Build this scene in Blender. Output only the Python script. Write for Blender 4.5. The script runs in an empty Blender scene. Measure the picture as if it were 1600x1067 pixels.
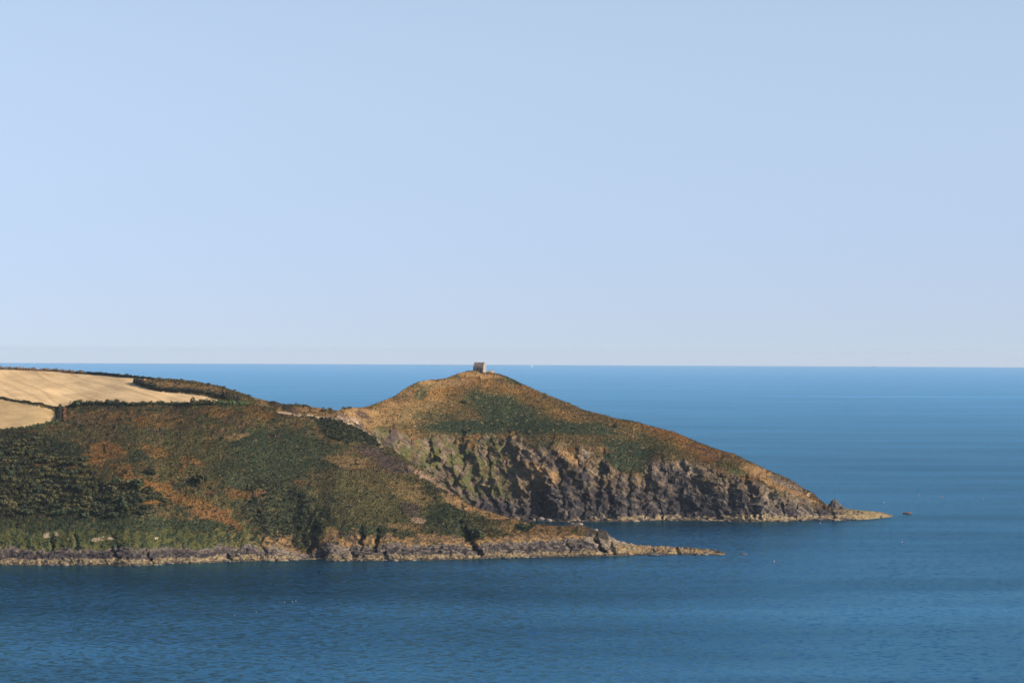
import bpy, math, random
import numpy as np
from mathutils import Matrix, Vector

random.seed(7)
RNG = np.random.default_rng(11)
SC = bpy.context.scene

# ------------------------------------------------------------------ camera
F = 4444.0                      # focal length in pixels of a 1600 px wide picture
H = 110.0                       # height of the viewpoint above the sea
RE = 7.43e6                     # earth radius with refraction
ROLL = 0.0044
PITCH = 12.3 / F
cam_data = bpy.data.cameras.new("camera")
cam_data.sensor_width = 36.0
cam_data.lens = 36.0 * F / 1600.0
cam_data.clip_start = 1.0
cam_data.clip_end = 200000.0
cam = bpy.data.objects.new("camera", cam_data)
SC.collection.objects.link(cam)
_r = Vector((1, -ROLL * math.sin(PITCH), ROLL * math.cos(PITCH))).normalized()
_f = Vector((0, math.cos(PITCH), math.sin(PITCH))).normalized()
_u = _r.cross(_f).normalized()
cam.matrix_world = Matrix((( _r.x, _u.x, -_f.x, 0), (_r.y, _u.y, -_f.y, 0), (_r.z, _u.z, -_f.z, H), (0, 0, 0, 1)))
SC.camera = cam

# ------------------------------------------------------------------ light
SUN_EL, SUN_AZ = math.radians(31), math.radians(17)     # from the right, a little in front of the hill
to_sun = Vector((math.cos(SUN_EL) * math.cos(SUN_AZ), -math.cos(SUN_EL) * math.sin(SUN_AZ), math.sin(SUN_EL)))
sun_data = bpy.data.lights.new("sun", 'SUN')
sun_data.energy = 4.2
sun_data.angle = math.radians(0.53)
sun_data.color = (1.0, 0.86, 0.68)
sun = bpy.data.objects.new("sun", sun_data)
sun.rotation_euler = to_sun.to_track_quat('Z', 'Y').to_euler()
sun.location = (300, 1200, 600)
SC.collection.objects.link(sun)

SKY_LIFT, SKY_LOW, SKY_MID, SKY_TOP = 0.06, (1.10, 1.02, 1.25), (1.64, 1.35, 1.26), (0.75, 0.95, 1.15)
world = bpy.data.worlds.new("World")
SC.world = world
world.use_nodes = True
wn = world.node_tree.nodes
wl = world.node_tree.links
bg = wn["Background"]
sky = wn.new("ShaderNodeTexSky")
sky.sky_type = 'NISHITA'
sky.sun_disc = False
sky.sun_elevation = SUN_EL
sky.sun_rotation = math.atan2(to_sun.x, to_sun.y)
sky.altitude = 0
sky.air_density = 1.0
sky.dust_density = 0.6
sky.ozone_density = 3.0
# the sea horizon lies below eye level; the low sky over the sea is clear and blue
def wmath(op, a, b, c=None):
    n = wn.new("ShaderNodeMath"); n.operation = op
    for i, x in enumerate((a, b, c)):
        if x is None: continue
        if isinstance(x, (int, float)): n.inputs[i].default_value = x
        else: wl.new(x, n.inputs[i])
    return n.outputs[0]
tcw = wn.new("ShaderNodeTexCoord"); sep = wn.new("ShaderNodeSeparateXYZ"); wl.new(tcw.outputs["Generated"], sep.inputs[0])
comb = wn.new("ShaderNodeCombineXYZ"); wl.new(sep.outputs[0], comb.inputs[0]); wl.new(sep.outputs[1], comb.inputs[1])
zz = wmath('MAXIMUM', wmath('MULTIPLY_ADD', sep.outputs[2], 0.9, SKY_LIFT), 0.02)
wl.new(zz, comb.inputs[2])
wl.new(comb.outputs[0], sky.inputs["Vector"])
low = wn.new("ShaderNodeMapRange"); low.interpolation_type = 'SMOOTHSTEP'; wl.new(sep.outputs[2], low.inputs[0])
low.inputs[1].default_value = -0.01; low.inputs[2].default_value = 0.14
tint = wn.new("ShaderNodeMix"); tint.data_type = 'RGBA'; wl.new(low.outputs[0], tint.inputs[0])
tint.inputs[6].default_value = (*SKY_LOW, 1); tint.inputs[7].default_value = (*SKY_MID, 1)
high = wn.new("ShaderNodeMapRange"); high.interpolation_type = 'SMOOTHSTEP'; wl.new(sep.outputs[2], high.inputs[0])
high.inputs[1].default_value = 0.13; high.inputs[2].default_value = 0.42
tint2 = wn.new("ShaderNodeMix"); tint2.data_type = 'RGBA'; wl.new(high.outputs[0], tint2.inputs[0]); wl.new(tint.outputs[2], tint2.inputs[6]); tint2.inputs[7].default_value = (*SKY_TOP, 1)
mulw = wn.new("ShaderNodeMix"); mulw.data_type = 'RGBA'; mulw.blend_type = 'MULTIPLY'; mulw.inputs[0].default_value = 1.0
wl.new(sky.outputs[0], mulw.inputs[6]); wl.new(tint2.outputs[2], mulw.inputs[7])
wl.new(mulw.outputs[2], bg.inputs[0])
bg.inputs[1].default_value = 0.075

SC.view_settings.view_transform = 'Standard'
SC.view_settings.look = 'None'
SC.view_settings.exposure = 0.8
SC.view_settings.gamma = 1.0
SC.cycles.use_denoising = True
SC.cycles.max_bounces = 6
SC.cycles.volume_bounces = 0

# ------------------------------------------------------------------ helpers
def at(u, v, D):
    """picture coordinate (1600 wide) and distance along Y -> world, arrays welcome"""
    xc = (np.asarray(u, float) - 800.0) / F
    yc = -(np.asarray(v, float) - 533.5) / F
    xl = xc - ROLL * yc
    yl = yc + ROLL * xc
    dy = math.cos(PITCH) - yl * math.sin(PITCH)
    dz = math.sin(PITCH) + yl * math.cos(PITCH)
    return np.stack([xl / dy * D, D + 0 * xl, H + dz / dy * D], -1)

def slope_at(u, v):
    p = at(u, v, 1.0)
    return H - p[..., 2]          # depression per metre of distance

def sea_D(u, v):
    """distance at which the curved sea shows at (u, v)"""
    t = slope_at(u, v)
    a = 1 / (2 * RE)
    disc = np.maximum(t * t - 4 * a * H, 1e-12)
    return (t - np.sqrt(disc)) / (2 * a)

def smooth(x, k):
    if k <= 0: return x
    n = int(3 * k)
    w = np.exp(-0.5 * (np.arange(-n, n + 1) / k) ** 2); w /= w.sum()
    return np.convolve(np.pad(x, n, mode='edge'), w, 'valid')

def sstep(a, b, x):
    t = np.clip((x - a) / (b - a), 0, 1)
    return t * t * (3 - 2 * t)

def hsh(ix, iy, seed):
    h = (ix.astype(np.int64) * 374761393 + iy.astype(np.int64) * 668265263 + seed * 2147483647 + 1013) & 0xFFFFFFFF
    h = ((h ^ (h >> 13)) * 1274126177) & 0xFFFFFFFF
    h = ((h ^ (h >> 16)) * 2246822519) & 0xFFFFFFFF
    return (h ^ (h >> 15)) & 0xFFFFFFFF

def rnd(ix, iy, seed):
    return hsh(ix, iy, seed) / 4294967295.0

def perlin(x, y, seed=0):
    x, y = np.broadcast_arrays(np.asarray(x, float), np.asarray(y, float))
    x0 = np.floor(x); y0 = np.floor(y)
    fx = x - x0; fy = y - y0
    ix = x0.astype(np.int64); iy = y0.astype(np.int64)
    def g(dx, dy):
        a = rnd(ix + dx, iy + dy, seed) * 2 * np.pi
        return np.cos(a) * (fx - dx) + np.sin(a) * (fy - dy)
    sx = fx * fx * fx * (fx * (fx * 6 - 15) + 10); sy = fy * fy * fy * (fy * (fy * 6 - 15) + 10)
    a = g(0, 0); b = g(1, 0); c = g(0, 1); d = g(1, 1)
    return 1.5 * ((a + (b - a) * sx) * (1 - sy) + (c + (d - c) * sx) * sy)

def fbm(x, y, o=4, seed=0, lac=2.03, gain=0.5):
    s = 0; a = 1.0; t = 0
    for i in range(o):
        s = s + a * perlin(x, y, seed + i * 17); t += a
        x = x * lac + 13.7; y = y * lac + 7.1; a *= gain
    return s / t

def ridged(x, y, o=4, seed=0):
    s = 0; a = 1.0; t = 0
    for i in range(o):
        s = s + a * (1 - np.abs(perlin(x, y, seed + i * 31)) * 1.6); t += a
        x = x * 2.1 + 3.3; y = y * 2.1 + 9.1; a *= 0.5
    return s / t

def domes(x, y, seed=0):
    """rounded humps, one per cell, 0..1"""
    x0 = np.floor(x).astype(np.int64); y0 = np.floor(y).astype(np.int64)
    best = np.zeros_like(x)
    for dx in (-1, 0, 1):
        for dy in (-1, 0, 1):
            cx = x0 + dx; cy = y0 + dy
            px = cx + 0.15 + 0.7 * rnd(cx, cy, seed); py = cy + 0.15 + 0.7 * rnd(cx, cy, seed + 5)
            r = 0.45 + 0.45 * rnd(cx, cy, seed + 9)
            d2 = ((x - px) ** 2 + (y - py) ** 2) / (r * r)
            best = np.maximum(best, np.sqrt(np.clip(1 - d2, 0, 1)) * (0.5 + r * 0.6))
    return best

def cells(x, y, seed=0):
    """random level per irregular cell: broken blocks"""
    x0 = np.floor(x).astype(np.int64); y0 = np.floor(y).astype(np.int64)
    best = np.full(x.shape, 1e9); val = np.zeros(x.shape)
    for dx in (-1, 0, 1):
        for dy in (-1, 0, 1):
            cx = x0 + dx; cy = y0 + dy
            px = cx + rnd(cx, cy, seed); py = cy + rnd(cx, cy, seed + 5)
            sl = (rnd(cx, cy, seed + 11) - .5) * .9; st = (rnd(cx, cy, seed + 13) - .5) * .9
            d = (x - px) ** 2 + (y - py) ** 2
            m = d < best
            best = np.where(m, d, best); val = np.where(m, rnd(cx, cy, seed + 9) - .5 + sl * (x - px) + st * (y - py), val)
    return val

def seg_dist(u, v, pts, vs=1.0):
    """distance to a polyline and position along it 0..1"""
    best = np.full(u.shape, 1e9); side = np.zeros(u.shape); tt = np.zeros(u.shape)
    n = len(pts) - 1
    for i in range(n):
        ax, ay = pts[i]; bx, by = pts[i + 1]
        dx, dy = bx - ax, (by - ay) * vs
        L = dx * dx + dy * dy + 1e-9
        t = np.clip(((u - ax) * dx + (v - ay) * vs * dy) / L, 0, 1)
        ex = u - ax - t * dx; ey = (v - ay) * vs - t * dy
        d = np.sqrt(ex * ex + ey * ey)
        m = d < best
        best = np.where(m, d, best); tt = np.where(m, (i + t) / n, tt); side = np.where(m, ex, side)
    return best, tt, side

def in_poly(u, v, poly):
    r = np.zeros(u.shape, bool)
    n = len(poly)
    for i in range(n):
        x1, y1 = poly[i]; x2, y2 = poly[(i + 1) % n]
        if y1 == y2: continue
        c = ((y1 > v) != (y2 > v)) & (u < (x2 - x1) * (v - y1) / (y2 - y1) + x1)
        r ^= c
    return r

def tag(o, label=None, cat=None, group=None, kind=None):
    if label: o["label"] = label
    if cat: o["category"] = cat
    if group: o["group"] = group
    if kind: o["kind"] = kind
    return o

def link(o, parent=None):
    SC.collection.objects.link(o)
    if parent: o.parent = parent
    return o

def mesh_np(name, verts, quads=None, tris=None, cols=None, mat=None, parent=None, flat=True, link_it=True):
    me = bpy.data.meshes.new(name)
    nq = 0 if quads is None else len(quads); nt = 0 if tris is None else len(tris)
    me.vertices.add(len(verts)); me.vertices.foreach_set("co", np.ascontiguousarray(verts, np.float32).ravel())
    idx = []
    if nq: idx.append(np.asarray(quads).ravel())
    if nt: idx.append(np.asarray(tris).ravel())
    idx = np.concatenate(idx).astype(np.int32)
    me.loops.add(len(idx)); me.loops.foreach_set("vertex_index", idx)
    starts = np.concatenate([np.arange(nq) * 4, nq * 4 + np.arange(nt) * 3]).astype(np.int32)
    me.polygons.add(nq + nt); me.polygons.foreach_set("loop_start", starts)
    me.update(calc_edges=True)
    if not flat: me.polygons.foreach_set("use_smooth", np.ones(nq + nt, bool))
    if cols is not None:
        ca = me.color_attributes.new("Col", 'FLOAT_COLOR', 'POINT')
        c4 = np.ones((len(verts), 4), np.float32); c4[:, :3] = cols
        ca.data.foreach_set("color", c4.ravel())
    if mat: me.materials.append(mat)
    o = bpy.data.objects.new(name, me)
    if link_it: link(o, parent)
    return o

# small hand-built meshes: lists of boxes / prisms / tubes collected into one mesh
class MB:
    def __init__(s): s.v = []; s.f = []
    def add(s, vs, fs):
        o = len(s.v); s.v += [tuple(x) for x in vs]; s.f += [tuple(i + o for i in f) for f in fs]; return s
    def box(s, x0, x1, y0, y1, z0, z1):
        vs = [(x, y, z) for z in (z0, z1) for y in (y0, y1) for x in (x0, x1)]
        return s.add(vs, [(0, 2, 3, 1), (4, 5, 7, 6), (0, 1, 5, 4), (2, 6, 7, 3), (0, 4, 6, 2), (1, 3, 7, 5)])
    def loft(s, rings, cap=True):
        n = len(rings[0]); vs = [p for r in rings for p in r]; fs = []
        for i in range(len(rings) - 1):
            for j in range(n):
                k = (j + 1) % n
                fs.append((i * n + j, i * n + k, (i + 1) * n + k, (i + 1) * n + j))
        if cap:
            fs.append(tuple(reversed(range(n)))); fs.append(tuple((len(rings) - 1) * n + j for j in range(n)))
        return s.add(vs, fs)
    def tube(s, path, rad, n=8):
        rings = []
        for i, p in enumerate(path):
            p = Vector(p); a = Vector(path[max(i - 1, 0)]); b = Vector(path[min(i + 1, len(path) - 1)])
            d = (b - a).normalized(); q = d.to_track_quat('Z', 'Y'); r = rad[i] if isinstance(rad, (list, tuple)) else rad
            rings.append([p + q @ Vector((r * math.cos(t * 2 * math.pi / n), r * math.sin(t * 2 * math.pi / n), 0)) for t in range(n)])
        return s.loft(rings)
    def build(s, name, mat, parent=None, smooth_=False):
        me = bpy.data.meshes.new(name); me.from_pydata(s.v, [], s.f); me.update()
        if smooth_:
            for p in me.polygons: p.use_smooth = True
        me.materials.append(mat)
        return link(bpy.data.objects.new(name, me), parent)

def empty(name, loc, rz=0.0):
    o = bpy.data.objects.new(name, None); o.location = loc; o.rotation_euler = (0, 0, rz); o.empty_display_size = 1
    return link(o)

# ------------------------------------------------------------------ materials
def new_mat(name):
    m = bpy.data.materials.new(name); m.use_nodes = True
    nt = m.node_tree; p = nt.nodes["Principled BSDF"]
    p.inputs["Roughness"].default_value = 0.95
    p.inputs["Specular IOR Level"].default_value = 0.15
    return m, nt, p

def math_node(nt, op, a, b=None, c=None):
    n = nt.nodes.new("ShaderNodeMath"); n.operation = op
    for i, x in enumerate((a, b, c)):
        if x is None: continue
        if isinstance(x, (int, float)): n.inputs[i].default_value = x
        else: nt.links.new(x, n.inputs[i])
    return n.outputs[0]

def noise_node(nt, scale, detail=3.0, rough=0.55, vec=None):
    n = nt.nodes.new("ShaderNodeTexNoise"); n.inputs["Scale"].default_value = scale
    n.inputs["Detail"].default_value = detail; n.inputs["Roughness"].default_value = rough
    if vec is not None: nt.links.new(vec, n.inputs["Vector"])
    return n

def world_pos(nt, scale=(1, 1, 1)):
    g = nt.nodes.new("ShaderNodeNewGeometry")
    m = nt.nodes.new("ShaderNodeMapping"); m.inputs["Scale"].default_value = scale
    nt.links.new(g.outputs["Position"], m.inputs["Vector"])
    return m.outputs["Vector"]

def mul_rgb(nt, col, fac):
    n = nt.nodes.new("ShaderNodeVectorMath"); n.operation = 'SCALE'
    nt.links.new(col, n.inputs[0]); nt.links.new(fac, n.inputs["Scale"])
    return n.outputs[0]

def ground_mat(name, s1=0.9, lo=0.55, hi=1.45, s2=0.12):
    """vertex-colour ground with speckle at the size of tussocks and stones"""
    m, nt, p = new_mat(name)
    at_ = nt.nodes.new("ShaderNodeAttribute"); at_.attribute_name = "Col"
    pos = world_pos(nt)
    n1 = noise_node(nt, s1, 4.0, 0.65, pos); n2 = noise_node(nt, s2, 3.0, 0.6, pos)
    r1 = nt.nodes.new("ShaderNodeMapRange"); nt.links.new(n1.outputs["Fac"], r1.inputs[0])
    r1.inputs[1].default_value = 0.3; r1.inputs[2].default_value = 0.7; r1.inputs[3].default_value = lo; r1.inputs[4].default_value = hi
    r2 = nt.nodes.new("ShaderNodeMapRange"); nt.links.new(n2.outputs["Fac"], r2.inputs[0])
    r2.inputs[1].default_value = 0.3; r2.inputs[2].default_value = 0.7; r2.inputs[3].default_value = 0.82; r2.inputs[4].default_value = 1.18
    f = math_node(nt, 'MULTIPLY', r1.outputs[0], r2.outputs[0])
    nt.links.new(mul_rgb(nt, at_.outputs["Color"], f), p.inputs["Base Color"])
    p.inputs["Specular IOR Level"].default_value = 0.05
    return m

M_HILL = ground_mat("heath_ground", .9, .74, 1.26)
M_ROCK = ground_mat("shore_rock", 0.9, 0.3, 1.75, 0.25)
M_HEAD = ground_mat("headland_ground", 0.8, 0.68, 1.32, 0.14)
M_FIELD = ground_mat("stubble", 0.5, 0.88, 1.12, 0.05)
M_PATH = ground_mat("bare_path", 1.0, 0.7, 1.3, 0.2)

def leaf_mat(name, rgb, var=0.35, scale=0.8, rough=0.85):
    m, nt, p = new_mat(name)
    oi = nt.nodes.new("ShaderNodeObjectInfo")
    pos = world_pos(nt)
    n1 = noise_node(nt, scale, 3.0, 0.6, pos)
    r = nt.nodes.new("ShaderNodeMapRange"); nt.links.new(n1.outputs["Fac"], r.inputs[0])
    r.inputs[1].default_value = 0.3; r.inputs[2].default_value = 0.7; r.inputs[3].default_value = 1 - var; r.inputs[4].default_value = 1 + var
    rr = math_node(nt, 'MULTIPLY_ADD', oi.outputs["Random"], 0.7, 0.65)
    f = math_node(nt, 'MULTIPLY', r.outputs[0], rr)
    c = nt.nodes.new("ShaderNodeRGB"); c.outputs[0].default_value = (*rgb, 1)
    nt.links.new(mul_rgb(nt, c.outputs[0], f), p.inputs["Base Color"])
    p.inputs["Roughness"].default_value = rough
    return m

M_GORSE = leaf_mat("gorse_leaf", (0.040, 0.048, 0.022))
M_OLIVE = leaf_mat("blackthorn_leaf", (0.078, 0.070, 0.026))
M_HEDGE = leaf_mat("hedge_leaf", (0.050, 0.062, 0.026))
M_HEDGEB = leaf_mat("dry_hedge_leaf", (0.23, 0.14, 0.065))
M_DKHEDGE = leaf_mat("dark_hedge_leaf", (0.040, 0.038, 0.024))
M_WOOD = leaf_mat("bush_wood", (0.06, 0.045, 0.03))

def plain_mat(name, rgb, rough=0.8, var=0.2, scale=2.0, spec=0.2):
    m, nt, p = new_mat(name)
    g = nt.nodes.new("ShaderNodeTexCoord")
    n1 = noise_node(nt, scale, 4.0, 0.6, g.outputs["Object"])
    r = nt.nodes.new("ShaderNodeMapRange"); nt.links.new(n1.outputs["Fac"], r.inputs[0])
    r.inputs[1].default_value = 0.3; r.inputs[2].default_value = 0.7; r.inputs[3].default_value = 1 - var; r.inputs[4].default_value = 1 + var
    c = nt.nodes.new("ShaderNodeRGB"); c.outputs[0].default_value = (*rgb, 1)
    nt.links.new(mul_rgb(nt, c.outputs[0], r.outputs[0]), p.inputs["Base Color"])
    p.inputs["Roughness"].default_value = rough; p.inputs["Specular IOR Level"].default_value = spec
    return m

# ------------------------------------------------------------------ sea (follows the curve of the earth)
def build_sea():
    rad = np.concatenate([np.linspace(250, 3000, 60), np.geomspace(3050, 44500, 150)])
    th = np.linspace(math.radians(-75), math.radians(75), 181)
    R, T = np.meshgrid(rad, th, indexing='ij')
    X = R * np.sin(T); Y = R * np.cos(T); Z = -R * R / (2 * RE)
    V = np.stack([X, Y, Z], -1).reshape(-1, 3)
    nr, nc = R.shape
    i = np.arange((nr - 1) * nc).reshape(nr - 1, nc)[:, :-1].ravel()
    q = np.stack([i, i + 1, i + nc + 1, i + nc], -1)[:, ::-1]
    m, nt, p = new_mat("sea_water")
    pos = world_pos(nt)
    # wave facets: slopes from two sizes of chop, calmer inside long slicks
    n1 = noise_node(nt, 0.48, 3.0, 0.6, world_pos(nt, (0.7, 1, 1)))
    n2 = noise_node(nt, 0.42, 3.0, 0.62, world_pos(nt, (0.7, 1, 1)))
    slick = noise_node(nt, 0.0011, 9.0, 0.66, world_pos(nt, (0.18, 1, 1)))
    sr = nt.nodes.new("ShaderNodeMapRange"); nt.links.new(slick.outputs["Fac"], sr.inputs[0])
    sr.inputs[1].default_value = 0.40; sr.inputs[2].default_value = 0.62; sr.inputs[3].default_value = 0.55; sr.inputs[4].default_value = 1.25
    patch = noise_node(nt, 0.0065, 3.0, 0.55, world_pos(nt, (0.35, 1, 1)))
    streak = nt.nodes.new("ShaderNodeMapRange"); nt.links.new(slick.outputs["Fac"], streak.inputs[0])
    streak.inputs[1].default_value = 0.57; streak.inputs[2].default_value = 0.70; streak.inputs[3].default_value = 0.47; streak.inputs[4].default_value = 0.64
    def centred(n, k):
        a = nt.nodes.new("ShaderNodeVectorMath"); a.operation = 'SUBTRACT'
        nt.links.new(n.outputs["Color"], a.inputs[0]); a.inputs[1].default_value = (0.5, 0.5, 0.5)
        b = nt.nodes.new("ShaderNodeVectorMath"); b.operation = 'MULTIPLY'
        nt.links.new(a.outputs[0], b.inputs[0]); b.inputs[1].default_value = (k, k, 0)
        return b.outputs[0]
    add = nt.nodes.new("ShaderNodeVectorMath"); add.operation = 'ADD'
    nt.links.new(centred(n1, 0.7), add.inputs[0]); nt.links.new(centred(n2, 0.85), add.inputs[1])
    sc = nt.nodes.new("ShaderNodeVectorMath"); sc.operation = 'SCALE'
    nt.links.new(add.outputs[0], sc.inputs[0]); nt.links.new(sr.outputs[0], sc.inputs["Scale"])
    up = nt.nodes.new("ShaderNodeVectorMath"); up.operation = 'ADD'
    nt.links.new(sc.outputs[0], up.inputs[0]); up.inputs[1].default_value = (0, 0, 1)
    nn = nt.nodes.new("ShaderNodeVectorMath"); nn.operation = 'NORMALIZE'
    nt.links.new(up.outputs[0], nn.inputs[0])
    nt.nodes.remove(p)
    body = nt.nodes.new("ShaderNodeBsdfDiffuse"); body.inputs[0].default_value = (0.001, 0.010, 0.018, 1)
    gl = nt.nodes.new("ShaderNodeBsdfGlossy"); gl.inputs["Roughness"].default_value = 0.2; gl.inputs[0].default_value = (0.33, 0.74, 0.92, 1)
    fr = nt.nodes.new("ShaderNodeFresnel"); fr.inputs[0].default_value = 1.33
    nt.links.new(nn.outputs[0], gl.inputs["Normal"]); nt.links.new(nn.outputs[0], fr.inputs["Normal"])
    # mean reflectance climbs towards the horizon, where only the near faces of the waves show
    gi = nt.nodes.new("ShaderNodeNewGeometry"); dt = nt.nodes.new("ShaderNodeVectorMath"); dt.operation = 'DOT_PRODUCT'
    nt.links.new(gi.outputs["Incoming"], dt.inputs[0]); nt.links.new(gi.outputs["Normal"], dt.inputs[1])
    gz = math_node(nt, 'MAXIMUM', math_node(nt, 'SUBTRACT', 1.0, math_node(nt, 'DIVIDE', dt.outputs["Value"], 0.055)), 0.0)
    gz = math_node(nt, 'MULTIPLY_ADD', math_node(nt, 'POWER', gz, 2.0), 1.5, 0.88)
    amp = math_node(nt, 'MINIMUM', math_node(nt, 'MULTIPLY', dt.outputs["Value"], 19.0), 1.8)      # patches even out with distance
    pat = math_node(nt, 'MULTIPLY_ADD', math_node(nt, 'SUBTRACT', patch.outputs["Fac"], 0.5), amp, 1.0)
    wav = math_node(nt, 'MULTIPLY', streak.outputs[0], pat)
    fac = math_node(nt, 'MULTIPLY', gz, math_node(nt, 'MULTIPLY', math_node(nt, 'POWER', fr.outputs[0], 1.5), wav))
    mx = nt.nodes.new("ShaderNodeMixShader"); nt.links.new(fac, mx.inputs[0]); nt.links.new(body.outputs[0], mx.inputs[1]); nt.links.new(gl.outputs[0], mx.inputs[2])
    nt.links.new(mx.outputs[0], nt.nodes["Material Output"].inputs["Surface"])
    o = mesh_np("sea", V, quads=q, mat=m, flat=False)
    tag(o, "calm blue sea with pale wind streaks reaching the horizon", "sea", kind="structure")
build_sea()

# ------------------------------------------------------------------ terrain machinery
def herm(knots_q, vals, q):
    """monotone cubic through rows of vals (K x C) at q (R)"""
    kq = np.asarray(knots_q, float); K = len(kq)
    h = np.diff(kq)[:, None]; d = np.diff(vals, axis=0) / h
    m = np.zeros_like(vals)
    m[0] = d[0]; m[-1] = d[-1]
    for i in range(1, K - 1):
        same = d[i - 1] * d[i] > 0
        w = 2 * d[i - 1] * d[i] / np.where(same, d[i - 1] + d[i], 1)
        m[i] = np.where(same, w, 0)
    i = np.clip(np.searchsorted(kq, q, side='right') - 1, 0, K - 2)
    hh = (kq[i + 1] - kq[i])[:, None]; t = ((q - kq[i])[:, None]) / hh
    h00 = 2 * t**3 - 3 * t**2 + 1; h10 = t**3 - 2 * t**2 + t; h01 = -2 * t**3 + 3 * t**2; h11 = t**3 - t**2
    return h00 * vals[i] + h10 * hh * m[i] + h01 * vals[i + 1] + h11 * hh * m[i + 1]

class Terrain: pass

def make_terrain(knots, rows, u0, u1, du, back, smooth_px):
    """knots: list of (u, [v...], [D...]) lines from the water up to the skyline"""
    ku = np.array([k[0] for k in knots], float)
    nL = len(knots[0][1])
    u = np.arange(u0, u1, du)
    Vl = np.stack([np.interp(u, ku, [k[1][i] for k in knots]) for i in range(nL)])
    Dl = np.stack([np.interp(u, ku, [k[2][i] for k in knots]) for i in range(nL)])
    for i in range(nL):
        s = smooth_px[i] / du
        Vl[i] = smooth(Vl[i], s); Dl[i] = smooth(Dl[i], 9 / du)
    q = np.concatenate([np.linspace(i, i + 1, rows[i], endpoint=False) for i in range(nL - 1)] + [[nL - 1.0]])
    V = herm(np.arange(nL), Vl, q); D = herm(np.arange(nL), Dl, q)
    U = np.broadcast_to(u, V.shape)
    P = at(U, V, D)
    # skirt below the water in front, slopes down to the sea behind
    front = P[0].copy(); front[:, 1] -= 14; front[:, 2] = np.minimum(front[:, 2] - 6, -6)
    top = P[-1]; bk = []
    n = 26
    for j in range(1, n + 1):
        t = j / n
        b = top.copy(); dist = back * (0.25 * t + 0.75 * t * t)
        b[:, 1] += dist; b[:, 0] *= b[:, 1] / top[:, 1]
        b[:, 2] = top[:, 2] - (top[:, 2] + 8) * (0.10 * t + 0.9 * t ** 1.6)
        bk.append(b)
    T = Terrain()
    T.P = np.concatenate([front[None], P, np.array(bk)])
    nb = n
    T.Q = np.concatenate([[-0.5], q, nL - 1 + np.linspace(0.1, 1.5, nb)])
    T.U = np.broadcast_to(u, T.P.shape[:2]).copy()
    T.V = np.concatenate([V[:1] + 3, V, np.repeat(V[-1:], nb, 0)])
    T.q0, T.q1 = 1, 1 + len(q)
    T.u = u; T.du = du
    ds = np.linalg.norm(np.diff(T.P, axis=0), axis=-1)
    T.S = np.concatenate([np.zeros((1, len(u))), np.cumsum(ds, 0)])
    T.X = T.P[..., 0]
    T.QQ = np.broadcast_to(T.Q[:, None], T.U.shape)
    return T

def normals(P):
    a = np.gradient(P, axis=1); b = np.gradient(P, axis=0)
    n = np.cross(a, b); n /= np.linalg.norm(n, axis=-1, keepdims=True) + 1e-9
    return n

def split_mesh(T, cls, spec):
    """faces of the grid go to one object per class"""
    nr, nc = T.U.shape
    idx = np.arange(nr * nc).reshape(nr, nc)
    quads = np.stack([idx[:-1, :-1], idx[:-1, 1:], idx[1:, 1:], idx[1:, :-1]], -1)
    fc = cls[:-1, :-1]
    Pf = T.P.reshape(-1, 3); Cf = T.col.reshape(-1, 3)
    for k, (name, mat, label, cat) in spec.items():
        q = quads[fc == k]
        if len(q) == 0: continue
        un, inv = np.unique(q.ravel(), return_inverse=True)
        o = mesh_np(name, Pf[un], quads=inv.reshape(-1, 4), cols=Cf[un], mat=mat)
        tag(o, label, cat, kind="structure")

def lookup(T, u, v):
    c = int(np.clip(round((u - T.u[0]) / T.du), 0, len(T.u) - 1))
    col = T.V[T.q0:T.q1, c]
    r = T.q0 + int(np.argmin(np.abs(col - v)))
    return Vector(T.P[r, c])

C = dict(
    brown=(0.094, 0.062, 0.028), olive=(0.078, 0.068, 0.026), green=(0.031, 0.042, 0.021), dark=(0.030, 0.034, 0.019),
    orange=(0.185, 0.088, 0.025), tan=(0.260, 0.155, 0.066), grass=(0.072, 0.075, 0.026), heath=(0.070, 0.048, 0.042),
    lime=(0.086, 0.080, 0.027), pale=(0.420, 0.310, 0.205), rock=(0.100, 0.070, 0.050), grey=(0.165, 0.130, 0.095),
    slate=(0.040, 0.033, 0.034), weed=(0.200, 0.148, 0.082), blackr_shade=(0.022, 0.021, 0.024), rust=(0.190, 0.092, 0.036),
    scar=(0.30, 0.20, 0.13), earth=(0.175, 0.125, 0.078), straw=(0.52, 0.36, 0.185), straw2=(0.40, 0.275, 0.130),
)
C = {k: np.array(v) for k, v in C.items()}
# height (m) and hump size (m) of each cover
HUMP = dict(brown=(0.7, 2.0), olive=(0.8, 2.2), green=(0.7, 1.8), dark=(1.5, 3.4), orange=(0.7, 1.8), tan=(0.25, 1.5), grass=(0.4, 1.8),
            heath=(0.8, 2.0), lime=(0.5, 1.6), pale=(0.3, 1.4), rust=(0.6, 1.8), scar=(0.5, 1.5))

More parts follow.
